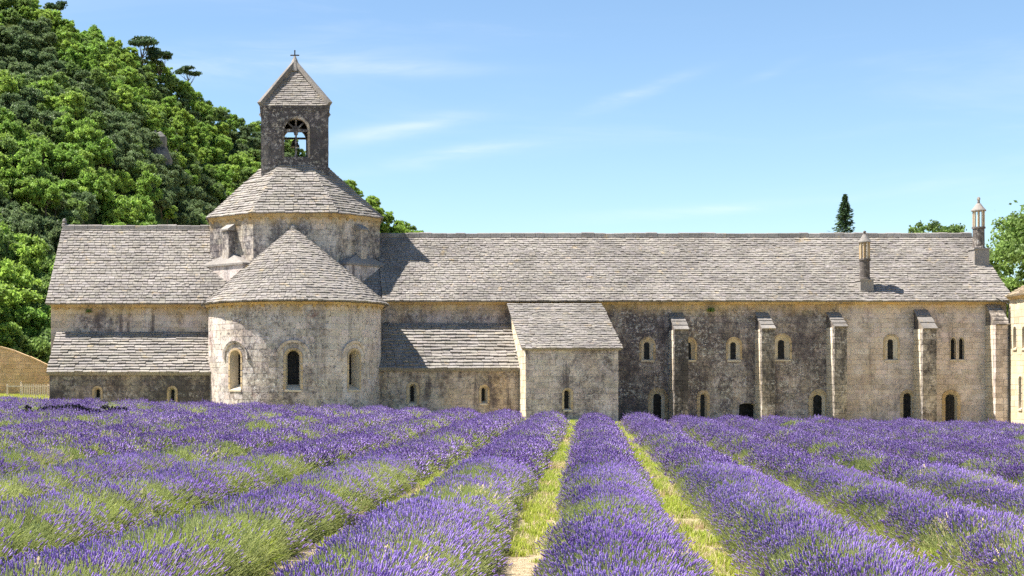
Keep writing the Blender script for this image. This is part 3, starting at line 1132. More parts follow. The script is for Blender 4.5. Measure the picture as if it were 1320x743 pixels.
def build_dorm():
    ze, zr = PZ(388.5, 74.6), PZ(304.5, 79.5)
    x0, x1 = 4.35, 36.2
    dp = plane_pos((0, YW, 0), (1, 0, 0), (0, -1, 0))
    k = YW / FPX
    ops = []
    up = [(834.5, 437, 464, 10.4, 3.3), (888, 437, 464, 10.4, 3.3), (946, 437, 464, 10.4, 3.3), (1008, 432.5, 463.5, 12.5, 3.8), (1149, 433, 464, 10.6, 3.2)]
    lowr = [(848, 504, 540, 13, 4.8), (906.5, 507, 540, 8.5, 2.6), (1055, 506, 541, 13, 5.2), (1170, 506.5, 545, 10, 5.2), (1226, 506.5, 545, 12, 5.6)]
    for px, pt, pb, hwp, hi in up:
        ops.append(window(dorm, dp, PX(px, YW), PZ(pb, YW), PZ(pt, YW), (hwp - 2.6) * k, rw=2.6 * k, hin=hi * k, depth=.15, rise=.03))
    for px, pt, pb, hwp, hi in lowr:
        ops.append(window(dorm, dp, PX(px, YW), PZ(pb, YW), PZ(pt, YW), (hwp - 4.2) * k, rw=4.2 * k, hin=hi * k, depth=.15, sill=False, rise=.02, bars=1 if px == 1226 else 0))
    for px in (1228.6, 1239.4):
        ops.append(window(dorm, dp, PX(px, YW), PZ(463.5, YW), PZ(435, YW), 3.5 * k, rw=1.0 * k, hin=3.3 * k, depth=.22, kind='pointed', ring=M['clean'], rise=.02))
    ops.append(window(dorm, dp, PX(963.5, YW), PZ(545, YW), PZ(520, YW), 11 * k, rw=2.0 * k, hin=10.5 * k, depth=.4, kind='flat', ring=M['dorm'], sill=False, rise=0,
                      label='low dark cellar opening at the foot of the wall'))
    xs = PX(1081, YW)
    opa = [o for o in ops if sum(p[0] for p in o[0]) / len(o[0]) < xs]
    opb = [o for o in ops if o not in opa]
    wall(dorm, dp, [(x0, ZB), (xs, ZB), (xs, ze + .05), (x0, ze + .05)], opa, M['dorm'], seed=101, course=.27, blk=(.35, .75))
    wall(dorm, dp, [(xs, ZB - .3), (x1, ZB - .3), (x1, ze + .05), (xs, ze + .05)], opb, M['dorm_pale'], seed=102, course=.27, blk=(.35, .75))
    rp = plane_pos((x1, YW, 0), (0, 1, 0), (1, 0, 0))
    wall(dorm, rp, [(0, ZB), (9.2, ZB), (9.2, ze), (4.5, zr - .15), (0, ze)], [], M['dorm_pale'], seed=103)
    bk = MB(); bk.box((x0, 84.0, ZB), (x1 - .02, 84.1, ze)); bk.build('rear_wall', M['dorm'], dorm)
    cornice(dorm, dp, x0, x1, ze + .02, M['cornice'], .16, .27, 0)
    rx0, rx1 = 4.45, 36.45
    rf = MB()
    rf.prism([(rx0, 74.62, ze), (rx0, 79.5, zr), (rx0, 84.5, ze), (rx0, 84.3, ze - .06), (rx0, 79.5, zr - .2), (rx0, 74.9, ze - .06)], (rx1 - rx0 - .06, 0, 0))
    ro = rf.build('roof', M['slab'], dorm)
    pos, L, W = slope_pos((rx0, 74.6, ze + .02), (rx1, 74.6, ze + .02), (rx0, 79.5, zr + .02))
    slabs(ro, pos, L, lambda v: (0, W), M['slab'], step=.205, w=(.15, .34), th=.036, seed=111, over=.03)
    ridge(ro, (rx0, 79.5, zr + .02), (rx1, 79.5, zr + .02), M['slab_b'], (.45, .15), 7)

    # buttresses
    for i, (pa, pb, ptop, pfr) in enumerate(((869.3, 887.5, 404, 425.5), (982, 999, 403.5, 424.5), (1075.5, 1092, 403.5, 422), (1189.4, 1207.5, 400, 424), (1283.3, 1301, 392, 419))):
        dep = 1.15
        xa = PX(pa, YW - dep); xb = PX(pb, YW - dep)
        zt, zf = PZ(ptop, YW), PZ(pfr, YW - dep)
        g = float(gz(xa, 74)) - .3
        body = MB()
        body.box((xa + .03, YW - dep + .03, g), (xb - .03, YW - .005, zf))
        body.prism([(xa + .03, YW - dep + .03, zf - .001), (xa + .03, YW - .005, zf - .001), (xa + .03, YW - .005, zt - .03)], (xb - xa - .06, 0, 0))
        bo = body.build('buttress', M['mortar'], dorm)
        # masonry faces
        sb = MB(); sl = MB(); rnd = random.Random(200 + i)
        z = g
        while z < zf - .06:
            h = rnd.uniform(.22, .36)
            z2 = min(z + h, zf)
            if zf - z2 < .12: z2 = zf
            cut = rnd.uniform(.35, .65)
            for a, b in ((xa, xa + (xb - xa) * cut), (xa + (xb - xa) * cut, xb)):
                p = rnd.uniform(-.012, .012)
                sb.box((a + .006 - (0 if a > xa else p), YW - dep + p, z + .006), (b - .006, YW - dep + .25, z2 - .006), rnd.uniform(.7, 1.12))
            p = rnd.uniform(-.01, .01)
            for ya in (YW - dep + .26, YW - dep + .55, YW - dep + .84):
                sl.box((xa + p, ya, z + .006), (xa + .2, ya + .28, z2 - .006), rnd.uniform(.95, 1.1))
                sb.box((xb - .2, ya, z + .006), (xb + p, ya + .28, z2 - .006), rnd.uniform(.8, 1.1))
            z = z2
        o = sb.build('stone_blocks', M['buttress'] if i < 4 else M['dorm_pale'], bo, 'stuff')
        sl.build('side_blocks', M['clean'], bo, 'stuff')
        # sloping cap of slabs, each its own piece
        n = 4 if i < 3 else (3 if i == 3 else 5)
        a = Vector((0, YW - dep - .05, zf + .01)); b = Vector((0, YW - .01, zt))
        d = (b - a) / n
        nr = Vector((0, -d.z, d.y)).normalized() * -1
        if nr.z < 0: nr = -nr
        for j in range(n):
            cbm = MB()
            q0 = a + d * j - d * .12; q1 = a + d * (j + 1)
            t0, t1 = nr * .075, nr * .035
            e = .012 + rnd.uniform(-.01, .012)
            cbm.hexa([Vector((xa - e, q0.y, q0.z)), Vector((xb + e, q0.y, q0.z)), Vector((xb + e, q1.y, q1.z)), Vector((xa - e, q1.y, q1.z)),
                      Vector((xa - e, q0.y, q0.z)) + t0, Vector((xb + e, q0.y, q0.z)) + t0, Vector((xb + e, q1.y, q1.z)) + t1, Vector((xa - e, q1.y, q1.z)) + t1], rnd.uniform(.72, .98))
            cbm.build('cap_slab', M['slab_b'] if i != 4 else M['buttress'], bo)

    # round chimneys with open lanterns
    for i, (pc, pyb, pbt, psh, plan, pcap, ptip, rpx, Yc) in enumerate(((1114.5, 374, 361, 334, 313, 302.5, 297.5, 6.6, 75.55), (1261.5, 338, 321, 293, 272.5, 262.5, 254, 7.4, 77.5))):
        kk = Yc / FPX
        x = PX(pc, Yc)
        r = rpx * kk
        z = lambda p: PZ(p, Yc)
        sh = MB()
        sh.lathe((x, Yc, 0), [(r, z(pbt)), (r * 1.12, z(pbt) + .05), (r * .98, z(pbt) + .12), (r * .95, z(psh) - .1), (r * 1.12, z(psh) - .08), (r * 1.12, z(psh)), (r * .6, z(psh) + .005)], 18)
        ch = sh.build('chimney', M['buttress'], dorm)
        bs = MB()
        e = r * 1.28
        bs.box((x - e, Yc - e, z(pyb) - .5), (x + e, Yc + e, z(pbt) - .06), .95)
        bs.box((x - e * 1.12, Yc - e * 1.12, z(pbt) - .06), (x + e * 1.12, Yc + e * 1.12, z(pbt) + .02), 1.05)
        bs.build('chimney_base', M['slab_b'], ch)
        for q in range(8):
            a = 2 * math.pi * (q + .35) / 8
            cb = MB()
            cx, cy = x + r * .86 * math.cos(a), Yc + r * .86 * math.sin(a)
            cb.tube([(cx, cy, z(psh) - .005), (cx, cy, z(plan) + .01)], .042, 6)
            cb.build('colonnette', M['ochre'] if q % 2 else M['clean'], ch)
        cp = MB()
        H = z(pcap) - z(plan)
        cp.lathe((x, Yc, z(plan)), [(r * 1.22, 0), (r * 1.22, .05), (r * .75, H * .55), (r * .33, H), (r * .22, H * 1.02)], 18)
        cp.build('chimney_cap', M['slab'], ch)
        fn = MB()
        T = z(ptip) - z(pcap)
        fn.lathe((x, Yc, z(pcap)), [(r * .24, 0), (r * .2, T * .45), (r * .3, T * .6), (r * .26, T * .85), (r * .08, T)], 10)
        fn.build('finial', M['buttress'], ch)


build_dorm()

# ------------------------------------------------------------------ lean-to building against the dormitory
leanto = thing('lean_to_building', 'plain stone lean-to with sloping slab roof and one small arched window', 'building', (13.2, 70, 0))


def build_leanto():
    YF = 70.0
    e, t = PZ(449, 69.8), PZ(391, 74.4)
    xa, xb = 10.97, 15.36
    fp = plane_pos((0, YF, 0), (1, 0, 0), (0, -1, 0))
    k = YF / FPX
    op = [window(leanto, fp, PX(731.5, YF), PZ(528, YF), PZ(502, YF), 4.6 * k, rw=2.4 * k, hin=2.6 * k, depth=.3, rise=.05)]
    wall(leanto, fp, [(xa, ZB), (xb, ZB), (xb, e + .02), (xa, e + .02)], op, M['block'], seed=301, course=.25, blk=(.3, .7))
    for x, nx, sd in ((xa, -1, 302), (xb, 1, 303)):
        sp = plane_pos((x, YF, 0), (0, 1, 0), (nx, 0, 0))
        wall(leanto, sp, [(0, ZB), (4.95, ZB), (4.95, t - .02), (4.4, t - .04), (0, e)], [], M['clean'] if nx < 0 else M['block'], seed=sd, course=.28)
    cornice(leanto, fp, xa, xb, e, M['cornice'], .08, .12, 0)
    vx0, vx1 = 10.75, 15.52
    rf = MB()
    rf.prism([(vx0 + .05, 69.82, e - .02), (vx0 + .05, 74.55, t - .02), (vx0 + .05, 74.55, t - .2), (vx0 + .05, 69.9, e - .1)], (vx1 - vx0 - .1, 0, 0))
    ro = rf.build('roof', M['slab_b'], leanto)
    pos, L, W = slope_pos((vx0, 69.78, e), (vx1, 69.78, e), (vx0, 74.55, t))
    slabs(ro, pos, L, lambda v: (0, W), M['slab'], step=.205, w=(.15, .34), th=.036, seed=311, over=.03)


build_leanto()

# ------------------------------------------------------------------ cream wing at the right end
wing = thing('cream_wing', 'cream stone wing with narrow windows at the far end of the dormitory', 'building', (36.6, 68, 0))


def build_wing():
    x = 35.83
    y0, y1 = 62.0, 73.88
    ze = PZ(385, 75)
    wp = plane_pos((x, y1, 0), (0, -1, 0), (-1, 0, 0))
    ops = []
    for ya, yb, pt, pb, kd in ((73.52, 73.12, 421, 449, 'round'), (72.62, 72.22, 421, 449, 'round'), (70.9, 70.5, 421, 449, 'round'), (72.96, 72.6, 485, 527, 'flat'), (71.2, 70.8, 485, 527, 'flat'),
                               (69.5, 69.1, 421, 449, 'round'), (67.0, 66.6, 421, 449, 'round')):
        Ym = (ya + yb) / 2
        ops.append(window(wing, wp, y1 - Ym, PZ(pb, Ym), PZ(pt, Ym), .15, rw=.07, hin=.13, depth=.3, kind=kd, ring=M['clean'], n=8))
    wall(wing, wp, [(0, ZB - .6), (y1 - y0, ZB - .6), (y1 - y0, ze), (0, ze)], ops, M['wing'], seed=401)
    fp = plane_pos((x, y0, 0), (1, 0, 0), (0, -1, 0))
    wall(wing, fp, [(0, ZB - .6), (8, ZB - .6), (8, ze), (4, ze + 2.2), (0, ze)], [], M['wing'], seed=402)
    b = MB(); b.box((x + .5, y0 + .5, ZB), (x + 8, y1, ze - .02)); b.build('rear_wall', M['wing'], wing)
    cornice(wing, wp, .02, y1 - y0, ze + .02, M['cornice'], .14, .2, 0)
    xe = x - .22
    rf = MB()
    rf.prism([(xe + .05, y0 - .3, ze + .02), (x + 4, y0 - .3, ze + 2.3), (x + 8.4, y0 - .3, ze), (x + 4, y0 - .3, ze + 2.1)], (0, y1 - y0 + .3, 0))
    ro = rf.build('roof', M['slab_warm'], wing)
    pos, L, W = slope_pos((xe, y1, ze + .03), (xe, y0 - .3, ze + .03), (x + 4, y1, ze + 2.32))
    slabs(ro, pos, L, lambda v: (0, W), M['slab_warm'], step=.19, w=(.25, .55), th=.05, seed=411)
    dp = MB()
    dp.tube([(x - .5, 74.2, ze - .05), (x - .3, 73.95, ze - .2), (x - .10, 73.80, ze - .35), (x - .07, 73.78, ze - .7), (x - .07, 73.78, -1.2)], .04, 8)
    dp.build('downpipe', M['iron'], wing)


build_wing()

# ------------------------------------------------------------------ garden wall and picket fence on the left
gw = thing('garden_wall', 'ochre rubble garden wall sloping down to the church corner', 'wall', (-16, 82, 0.6))


def build_garden_wall():
    Y = 82.0
    gp = plane_pos((0, Y, 0), (1, 0, 0), (0, -1, 0))
    top = [(-140, 430), (-60, 440), (0, 448), (18, 453), (38, 461), (66, 474), (90, 482)]
    poly = [(PX(-140, Y), -.2), (PX(90, Y), -.2)] + [(PX(a, Y), PZ(b, Y)) for a, b in top[::-1]]
    # stepped in convex spans so every course finds its ends
    wall(gw, gp, poly, [], M['garden'], course=.2, blk=(.22, .5), seed=501)
    cb = MB()
    rnd = random.Random(9)
    for (a, b), (c, d) in zip(top[:-1], top[1:]):
        p, q = P(a, b, Y), P(c, d, Y)
        n = max(1, int((q - p).length / .5))
        for i in range(n):
            s, e = p + (q - p) * ((i + .01) / n), p + (q - p) * ((i + .99) / n)
            h = Vector((0, 0, rnd.uniform(.05, .09)))
            cb.hexa([s + Vector((0, -.05, -.03)), e + Vector((0, -.05, -.03)), e + Vector((0, .5, -.03)), s + Vector((0, .5, -.03)),
                     s + Vector((0, -.05, 0)) + h, e + Vector((0, -.05, 0)) + h, e + Vector((0, .5, 0)) + h, s + Vector((0, .5, 0)) + h], rnd.uniform(.85, 1.1))
    cb.build('coping', M['garden'], gw, 'stuff')
    rb = MB(); rb.add([(u, Y + .45, z) for u, z in poly], [tuple(range(len(poly)))]); rb.build('rear_face', M['garden'], gw)


build_garden_wall()


def build_fence():
    Y = 77.6
    f = thing('picket_fence', 'bleached wooden picket fence between the garden wall and the church corner', 'fence', (PX(45, Y), Y, PZ(516, Y)))
    zt, zb = PZ(496, Y), PZ(514, Y)
    x0, x1 = PX(8, Y), PX(63.5, Y)
    off = Vector(f.location)
    pk = MB()
    w2, t2 = .03, .012
    H = zt - zb + .12
    pk.prism([(-w2, -t2, 0), (w2, -t2, 0), (w2, -t2, H - .04), (0, -t2, H), (-w2, -t2, H - .04)], (0, 2 * t2, 0))
    me = mesh_list('picket', pk.V, pk.F, M['wood'], pk.T)
    x = PX(29, Y)
    while x < x1:
        o = link('picket', me, f, Vector((x, Y, zb - .08 + random.uniform(-.01, .01))) - off)
        o.rotation_euler = (0, random.uniform(-.02, .02), 0)
        x += .118
    for z, a in ((zt - .09, x0), (zb + .07, PX(20, Y))):
        r = MB(); r.box((a, Y + .013, z - .03), (x1, Y + .05, z + .03)); r.build('rail', M['wood'], f)
    for px in (9, 26.5, 62.5):
        p = MB(); xx = PX(px, Y); p.box((xx - .04, Y + .05, zb - .6), (xx + .04, Y + .13, zt + (.16 if px == 26.5 else .03))); p.build('post', M['wood'], f)


build_fence()


# ------------------------------------------------------------------ instancing of uncountable stuff
def gn_tree(name, sources):
    ng = bpy.data.node_groups.new(name, 'GeometryNodeTree')
    ng.interface.new_socket('Geometry', in_out='INPUT', socket_type='NodeSocketGeometry')
    ng.interface.new_socket('Geometry', in_out='OUTPUT', socket_type='NodeSocketGeometry')
    nd = lambda t, **k: (lambda n: ([setattr(n, a, b) for a, b in k.items()], n)[1])(ng.nodes.new(t))
    gi, go = nd('NodeGroupInput'), nd('NodeGroupOutput')
    inst = nd('GeometryNodeInstanceOnPoints')
    g2i = nd('GeometryNodeGeometryToInstance')
    for s in reversed(sources):
        oi = nd('GeometryNodeObjectInfo')
        oi.inputs['Object'].default_value = s
        ng.links.new(oi.outputs['Geometry'], g2i.inputs[0])
    def attr(nm, typ):
        a = nd('GeometryNodeInputNamedAttribute', data_type=typ)
        a.inputs['Name'].default_value = nm
        return a.outputs[0]
    ng.links.new(gi.outputs[0], inst.inputs['Points'])
    ng.links.new(g2i.outputs[0], inst.inputs['Instance'])
    inst.inputs['Pick Instance'].default_value = True
    ng.links.new(attr('idx', 'INT'), inst.inputs['Instance Index'])
    e2r = nd('FunctionNodeEulerToRotation')
    ng.links.new(attr('rot', 'FLOAT_VECTOR'), e2r.inputs[0])
    ng.links.new(e2r.outputs[0], inst.inputs['Rotation'])
    ng.links.new(attr('scl', 'FLOAT_VECTOR'), inst.inputs['Scale'])
    ng.links.new(inst.outputs[0], go.inputs[0])
    return ng


def scatter(name, tree, pts, rot, scl, idx, shade, parent=None, base=None):
    base = np.zeros(3) if base is None else np.array(base)
    me = bpy.data.meshes.new(name)
    n = len(pts)
    me.vertices.add(n)
    me.vertices.foreach_set('co', np.ascontiguousarray(pts - base, np.float32).ravel())
    def put(nm, typ, arr, key):
        a = me.attributes.new(nm, typ, 'POINT')
        a.data.foreach_set(key, np.ascontiguousarray(arr).ravel())
    put('rot', 'FLOAT_VECTOR', rot.astype(np.float32), 'vector')
    s3 = np.repeat(scl[:, None], 3, 1) if scl.ndim == 1 else scl
    put('scl', 'FLOAT_VECTOR', s3.astype(np.float32), 'vector')
    put('idx', 'INT', idx.astype(np.int32), 'value')
    put('shade', 'FLOAT', shade.astype(np.float32), 'value')
    me.update()
    o = link(name, me, parent, (0, 0, 0), 'stuff')
    md = o.modifiers.new('instances', 'NODES')
    md.node_group = tree
    return o


def source(name, me):
    return bpy.data.objects.new(name, me)          # kept out of the scene: only its shape is used


def spike_tuft(seed, n, length, spread, fl, fr, detail=True, stem_r=.0022, lean=.0, bare=False):
    """a handful of lavender stems, each ending in a flower spike"""
    r = np.random.default_rng(seed)
    V, F, Mi, T = [], [], [], []

    def tri(p, mat, t):
        b = len(V); V.extend(p); F.append((b, b + 1, b + 2)); Mi.append(mat); T.append(t)
    for i in range(n):
        a = r.uniform(0, 2 * math.pi); q = math.sqrt(r.uniform(0, 1))
        bx, by = .25 * spread * q * math.cos(a), .25 * spread * q * math.sin(a)
        L = length * r.uniform(.78, 1.12)
        tx, ty = spread * q * math.cos(a) + r.normal(0, .02), spread * q * math.sin(a) + r.normal(0, .02)
        p0, p1 = np.array((bx, by, 0)), np.array((tx, ty, L))
        d = p1 - p0; d /= np.linalg.norm(d)
        s = np.cross(d, (math.cos(a * 3), math.sin(a * 3), .1)); s /= np.linalg.norm(s)
        s2 = np.cross(d, s)
        ts = r.uniform(.75, 1.2)
        for sv in (s, s2):
            tri([p0 - sv * stem_r * 1.3, p0 + sv * stem_r * 1.3, p1], 1, ts)
            tri([p1 - sv * stem_r, p1 + sv * stem_r, p0], 1, ts)
        if bare:
            # narrow leaves on the lower stem
            for _ in range(5):
                h = r.uniform(.1, .75); pp = p0 + (p1 - p0) * h
                an = r.uniform(0, 6.28); o = s * math.cos(an) + s2 * math.sin(an)
                tip = pp + o * r.uniform(.03, .06) + d * r.uniform(.03, .07)
                sd = np.cross(o, d) * .004
                tri([pp - sd, pp + sd, tip], 1, ts * r.uniform(.8, 1.2))
            continue
        # flower spike
        fL = fl * r.uniform(.7, 1.25)
        prof = [(0, .35), (.16, 1.0), (.38, .7), (.55, 1.0), (.75, .72), (.88, .8), (1.0, .12)] if detail else [(0, .35), (.35, 1.0), (1.0, .2)]
        seg = 4 if detail else 3
        tf = r.uniform(.75, 1.25)
        b0 = len(V)
        for h, w in prof:
            c = p1 + d * fL * (h - .08)
            for k in range(seg):
                an = 2 * math.pi * k / seg + h * 2.0
                V.append(c + (s * math.cos(an) + s2 * math.sin(an)) * fr * w * r.uniform(.85, 1.2))
        for j in range(len(prof) - 1):
            for k in range(seg):
                a_, b_ = b0 + j * seg + k, b0 + j * seg + (k + 1) % seg
                c_, d_ = a_ + seg, b_ + seg
                tt = tf * r.uniform(.85, 1.15)
                F.append((a_, b_, d_)); Mi.append(0); T.append(tt)
                F.append((a_, d_, c_)); Mi.append(0); T.append(tt)
    me = mesh_np('lavender_tuft', np.array(V), np.array(F), [M['flower'], M['stem']], np.array(T))
    me.polygons.foreach_set('material_index', np.array(Mi, np.int32))
    return source('lavender_tuft', me)


def blade_tuft(seed, n, length, spread, width, mat, heads=False):
    r = np.random.default_rng(seed)
    V, F, T = [], [], []
    for i in range(n):
        a = r.uniform(0, 6.283)
        L = length * r.uniform(.5, 1.15)
        b = np.array((r.normal(0, spread * .4), r.normal(0, spread * .4), 0))
        out = np.array((math.cos(a), math.sin(a), 0)) * L * r.uniform(.15, .75)
        s = np.array((-math.sin(a), math.cos(a), 0)) * width
        m_ = b + out * .35 + np.array((0, 0, L * .6)); t = b + out + np.array((0, 0, L * r.uniform(.75, 1.0)))
        k = len(V)
        V += [b - s, b + s, m_ + s * .8, m_ - s * .8, t]
        F += [(k, k + 1, k + 2), (k, k + 2, k + 3), (k + 3, k + 2, k + 4)]
        tt = r.uniform(.75, 1.2)
        T += [tt] * 3
        if heads and r.uniform() < .6:
            for q in range(8):
                c = t + np.array((r.normal(0, .012), r.normal(0, .012), -.1 * r.uniform(0, 1)))
                k = len(V)
                V += [c, c + np.array((.009, .003, .012)), c + np.array((-.004, .008, .016))]
                F.append((k, k + 1, k + 2)); T.append(1.15)
    return source('grass_tuft', mesh_np('grass_tuft', np.array(V), np.array(F), mat, np.array(T)))


NEAR = [spike_tuft(600 + i, 15, .32, .12, .038, .0056, stem_r=.0023) for i in range(7)]
GREEN = [spike_tuft(640 + i, 16, .33, .12, .05, .006, bare=True) for i in range(4)]
FAR = [spike_tuft(660 + i, 11, .34, .15, .068, .0098, detail=False, stem_r=.0032) for i in range(5)]
GFAR = [spike_tuft(680 + i, 14, .33, .14, .05, .006, bare=True, stem_r=.0045) for i in range(3)]
WEED = [blade_tuft(690 + i, 26, .34, .10, .006, M['blade']) for i in range(3)]
STRAW = [blade_tuft(695 + i, 12, .36, .08, .0025, M['straw'], True) for i in range(2)]
lav_tree = gn_tree('lavender', NEAR + GREEN + FAR + GFAR + WEED + STRAW)
I_NEAR, I_GREEN, I_FAR, I_GFAR, I_WEED, I_STRAW = 0, 7, 11, 16, 19, 22
ROW_SLOPE, ROW_C, ROW_S = .1995, .27, 1.80
RW = .68


def row_h(y):
    return .43 + .12 * sstep(y, 24, 54)


def row_end(k):
    c = ROW_C + ROW_S * k
    return 61.0 + (3.2 if c < -9 else (1.6 if c < -5 else 0)) + .5 * math.sin(k * 2.1)


def lump(k, y):
    return 1 + .22 * (vnoise(y * .55, k * 3.7, 5) - .5) + .10 * (vnoise(y * 1.9, k * 5.1, 6) - .5)


def build_rows():
    names = {0: 'middle lavender row running from the camera straight to the lean-to building'}
    order = ('first', 'second', 'third', 'fourth', 'fifth', 'sixth', 'seventh', 'eighth', 'ninth', 'tenth', 'eleventh', 'twelfth', 'thirteenth', 'fourteenth', 'fifteenth')
    for k in range(-14, 12):
        c = ROW_C + ROW_S * k
        y1 = row_end(k)
        # nearest depth at which the row comes near the view
        ys = np.linspace(5.0, y1, 400)
        xs = c + ROW_SLOPE * ys
        ok = (xs > -.2 * ys - 3.2) & (xs < .495 * ys + 3.4)
        if not ok.any():
            continue
        y0 = ys[ok][0]
        yend = min(y1, ys[ok][-1])
        base = (c + ROW_SLOPE * (y0 + yend) / 2, (y0 + yend) / 2, float(gz(c + ROW_SLOPE * (y0 + yend) / 2, (y0 + yend) / 2)))
        if k == 0:
            lab = names[0]
        else:
            lab = 'purple lavender row, %s to the %s of the middle row' % (order[abs(k) - 1], 'left' if k < 0 else 'right')
        row = thing('lavender_row', lab, 'lavender row', base, 'parallel lavender rows in the field')
        # woody grey-green mound
        n = max(6, int((yend - y0) / .3))
        yy = np.linspace(y0, yend, n)
        ph = np.linspace(-R_(92), R_(92), 11)
        Yg, Pg = np.meshgrid(yy, ph, indexing='ij')
        lm = lump(k, Yg) * (.93 + .14 * vnoise(Yg * 6, Pg * 6 + k * 9, 8))
        taper = np.minimum(1, np.minimum(Yg - y0 + .25, yend - Yg + .25) / .6)
        X = c + ROW_SLOPE * Yg + RW * .74 * np.sin(Pg) * lm * taper
        Z = gz(X, Yg) + row_h(Yg) * .66 * np.maximum(np.cos(Pg), -.05) * lm * taper
        V = np.stack([X, Yg, Z], -1).reshape(-1, 3) - np.array(base)
        i = np.arange(n - 1)[:, None] * 11 + np.arange(10)[None, :]
        F = np.stack([i, i + 1, i + 12, i + 11], -1).reshape(-1, 4)
        link('foliage', mesh_np('foliage', V, F, M['mound'], None, True), row)
        # flowering stems
        out = []
        for ya, yb, dens, sc, i0, n0, g0, ng in ((y0, 24, 84, .95, I_NEAR, 7, I_GREEN, 4), (24, 38, 50, 1.0, I_FAR, 5, I_GFAR, 3), (38, 90, 36, 1.18, I_FAR, 5, I_GFAR, 3)):
            a, b = max(ya, y0), min(yb, yend)
            if b <= a:
                continue
            m_ = int((b - a) * 1.95 * dens)
            y = rng.uniform(a, b, m_)
            phi = rng.uniform(-R_(86), R_(86), m_)
            lm = lump(k, y)
            endt = np.clip(np.minimum(y - y0 + .3, yend - y + .3) / .8, .35, 1)
            tx = RW * np.sin(phi) * lm * endt
            tz = row_h(y) * np.cos(phi) ** .85 * lm * endt + rng.normal(0, .025, m_)
            # outward direction
            dx = np.sin(phi) * .75 + rng.normal(0, .16, m_) + .10
            dy = rng.normal(0, .18, m_) + .25 * (1 - endt) * np.sign(y - (a + b) / 2)
            dz = .35 + .75 * np.cos(phi)
            nrm = np.sqrt(dx * dx + dy * dy + dz * dz)
            dx, dy, dz = dx / nrm, dy / nrm, dz / nrm
            s = sc * rng.uniform(.8, 1.2, m_)
            ln = .34 * s
            x = c + ROW_SLOPE * y + tx
            pts = np.stack([x - dx * ln, y - dy * ln, gz(x, y) + tz - dz * ln], -1)
            rot = np.stack([np.zeros(m_), np.arccos(np.clip(dz, -1, 1)), np.arctan2(dy, dx)], -1)
            # where the row is green rather than in flower
            patch = .5 * vnoise(x * .9, y * .6, 21) + .5 * vnoise(x * 2.6, y * 2.0, 22)
            left = sstep(-(x - .25 * y), -1, 8) * .08
            pg = np.clip(.15 + .72 * sstep(np.abs(phi), R_(34), R_(70)) + .75 * sstep(patch + left, .53, .72), 0, .86)
            u = rng.uniform(0, 1, m_)
            green = u < pg
            weed = (patch + left > .70) & (rng.uniform(0, 1, m_) < .3)
            straw = (rng.uniform(0, 1, m_) < .006 + .10 * (vnoise(x * .5 + 40, y * .35, 33) > .84))
            idx = i0 + rng.integers(0, n0, m_)
            idx = np.where(green, g0 + rng.integers(0, ng, m_), idx)
            idx = np.where(weed, I_WEED + rng.integers(0, 3, m_), idx)
            idx = np.where(straw, I_STRAW + rng.integers(0, 2, m_), idx)
            shade = np.clip(.5 * vnoise(x * .8, y * .6, 41) + .5 * rng.uniform(0, 1, m_) + .1 * (patch - .5) + .16 * sstep(y, 22, 45), 0, 1)
            out.append((pts, rot, s, idx, shade))
        pts, rot, s, idx, shade = [np.concatenate(q) for q in zip(*out)]
        keep = (pts[:, 0] > -.2 * pts[:, 1] - 2.6) & (pts[:, 0] < .495 * pts[:, 1] + 2.6)
        scatter('flower_stems', lav_tree, pts[keep], rot[keep], s[keep], idx[keep], shade[keep], row, base)


build_rows()


def build_grass():
    TURF = [blade_tuft(720 + i, 22, .11, .09, .0045, M['blade']) for i in range(4)] + [blade_tuft(730 + i, 12, .10, .10, .0035, M['straw']) for i in range(2)]
    tr = gn_tree('turf', TURF)
    P_, S_, I_, H_ = [], [], [], []
    for k in range(-14, 12):
        c = ROW_C + ROW_S * (k + .5)
        n = 4200
        y = rng.uniform(5.5, 63.5, n)
        x = c + ROW_SLOPE * y + rng.normal(0, .17, n)
        patch = .65 * vnoise(x * .6, y * .35, 51) + .35 * vnoise(x * 3, y * 3, 52)
        far = sstep(y + 8 * (vnoise(x * .6, y * .6, 55) - .5), 13, 24) * .34 - .20
        keep = (x > -.2 * y - 2.5) & (x < .495 * y + 2.5) & (patch + far > .46)
        dry = rng.uniform(0, 1, n) < np.where(vnoise(x * 1.1, y * .8, 58) > .5, .75, .28)
        P_.append(np.stack([x, y, gz(x, y) - .01], -1)[keep]); S_.append((rng.uniform(.7, 1.4, n) + far * 2)[keep])
        I_.append(np.where(dry, 4 + rng.integers(0, 2, n), rng.integers(0, 4, n))[keep]); H_.append(np.clip(patch * .7 + rng.uniform(0, .5, n), 0, 1)[keep])
    # bank by the picket fence and the strip along the abbey
    n = 9000
    x = rng.uniform(-20, -11.8, n); y = rng.uniform(65, 82, n)
    P_.append(np.stack([x, y, gz(x, y) - .01], -1)); S_.append(rng.uniform(1, 2, n)); I_.append(np.where(rng.uniform(0, 1, n) < .45, 4 + rng.integers(0, 2, n), rng.integers(0, 4, n))); H_.append(rng.uniform(.3, 1, n))
    n = 9000
    x = rng.uniform(-12, 36, n); y = rng.uniform(61, 70, n)
    P_.append(np.stack([x, y, gz(x, y) - .01], -1)); S_.append(rng.uniform(.8, 1.6, n)); I_.append(rng.integers(0, 6, n)); H_.append(rng.uniform(.2, 1, n))
    p, s, i, h = [np.concatenate(q) for q in (P_, S_, I_, H_)]
    rot = np.stack([np.zeros(len(p)), np.zeros(len(p)), rng.uniform(0, 6.28, len(p))], -1)
    o = scatter('grass', tr, p, rot, s, i, h)
    o['label'] = 'yellow green grass and straw on the bare strips between the lavender rows'
    o['category'] = 'grass'


build_grass()


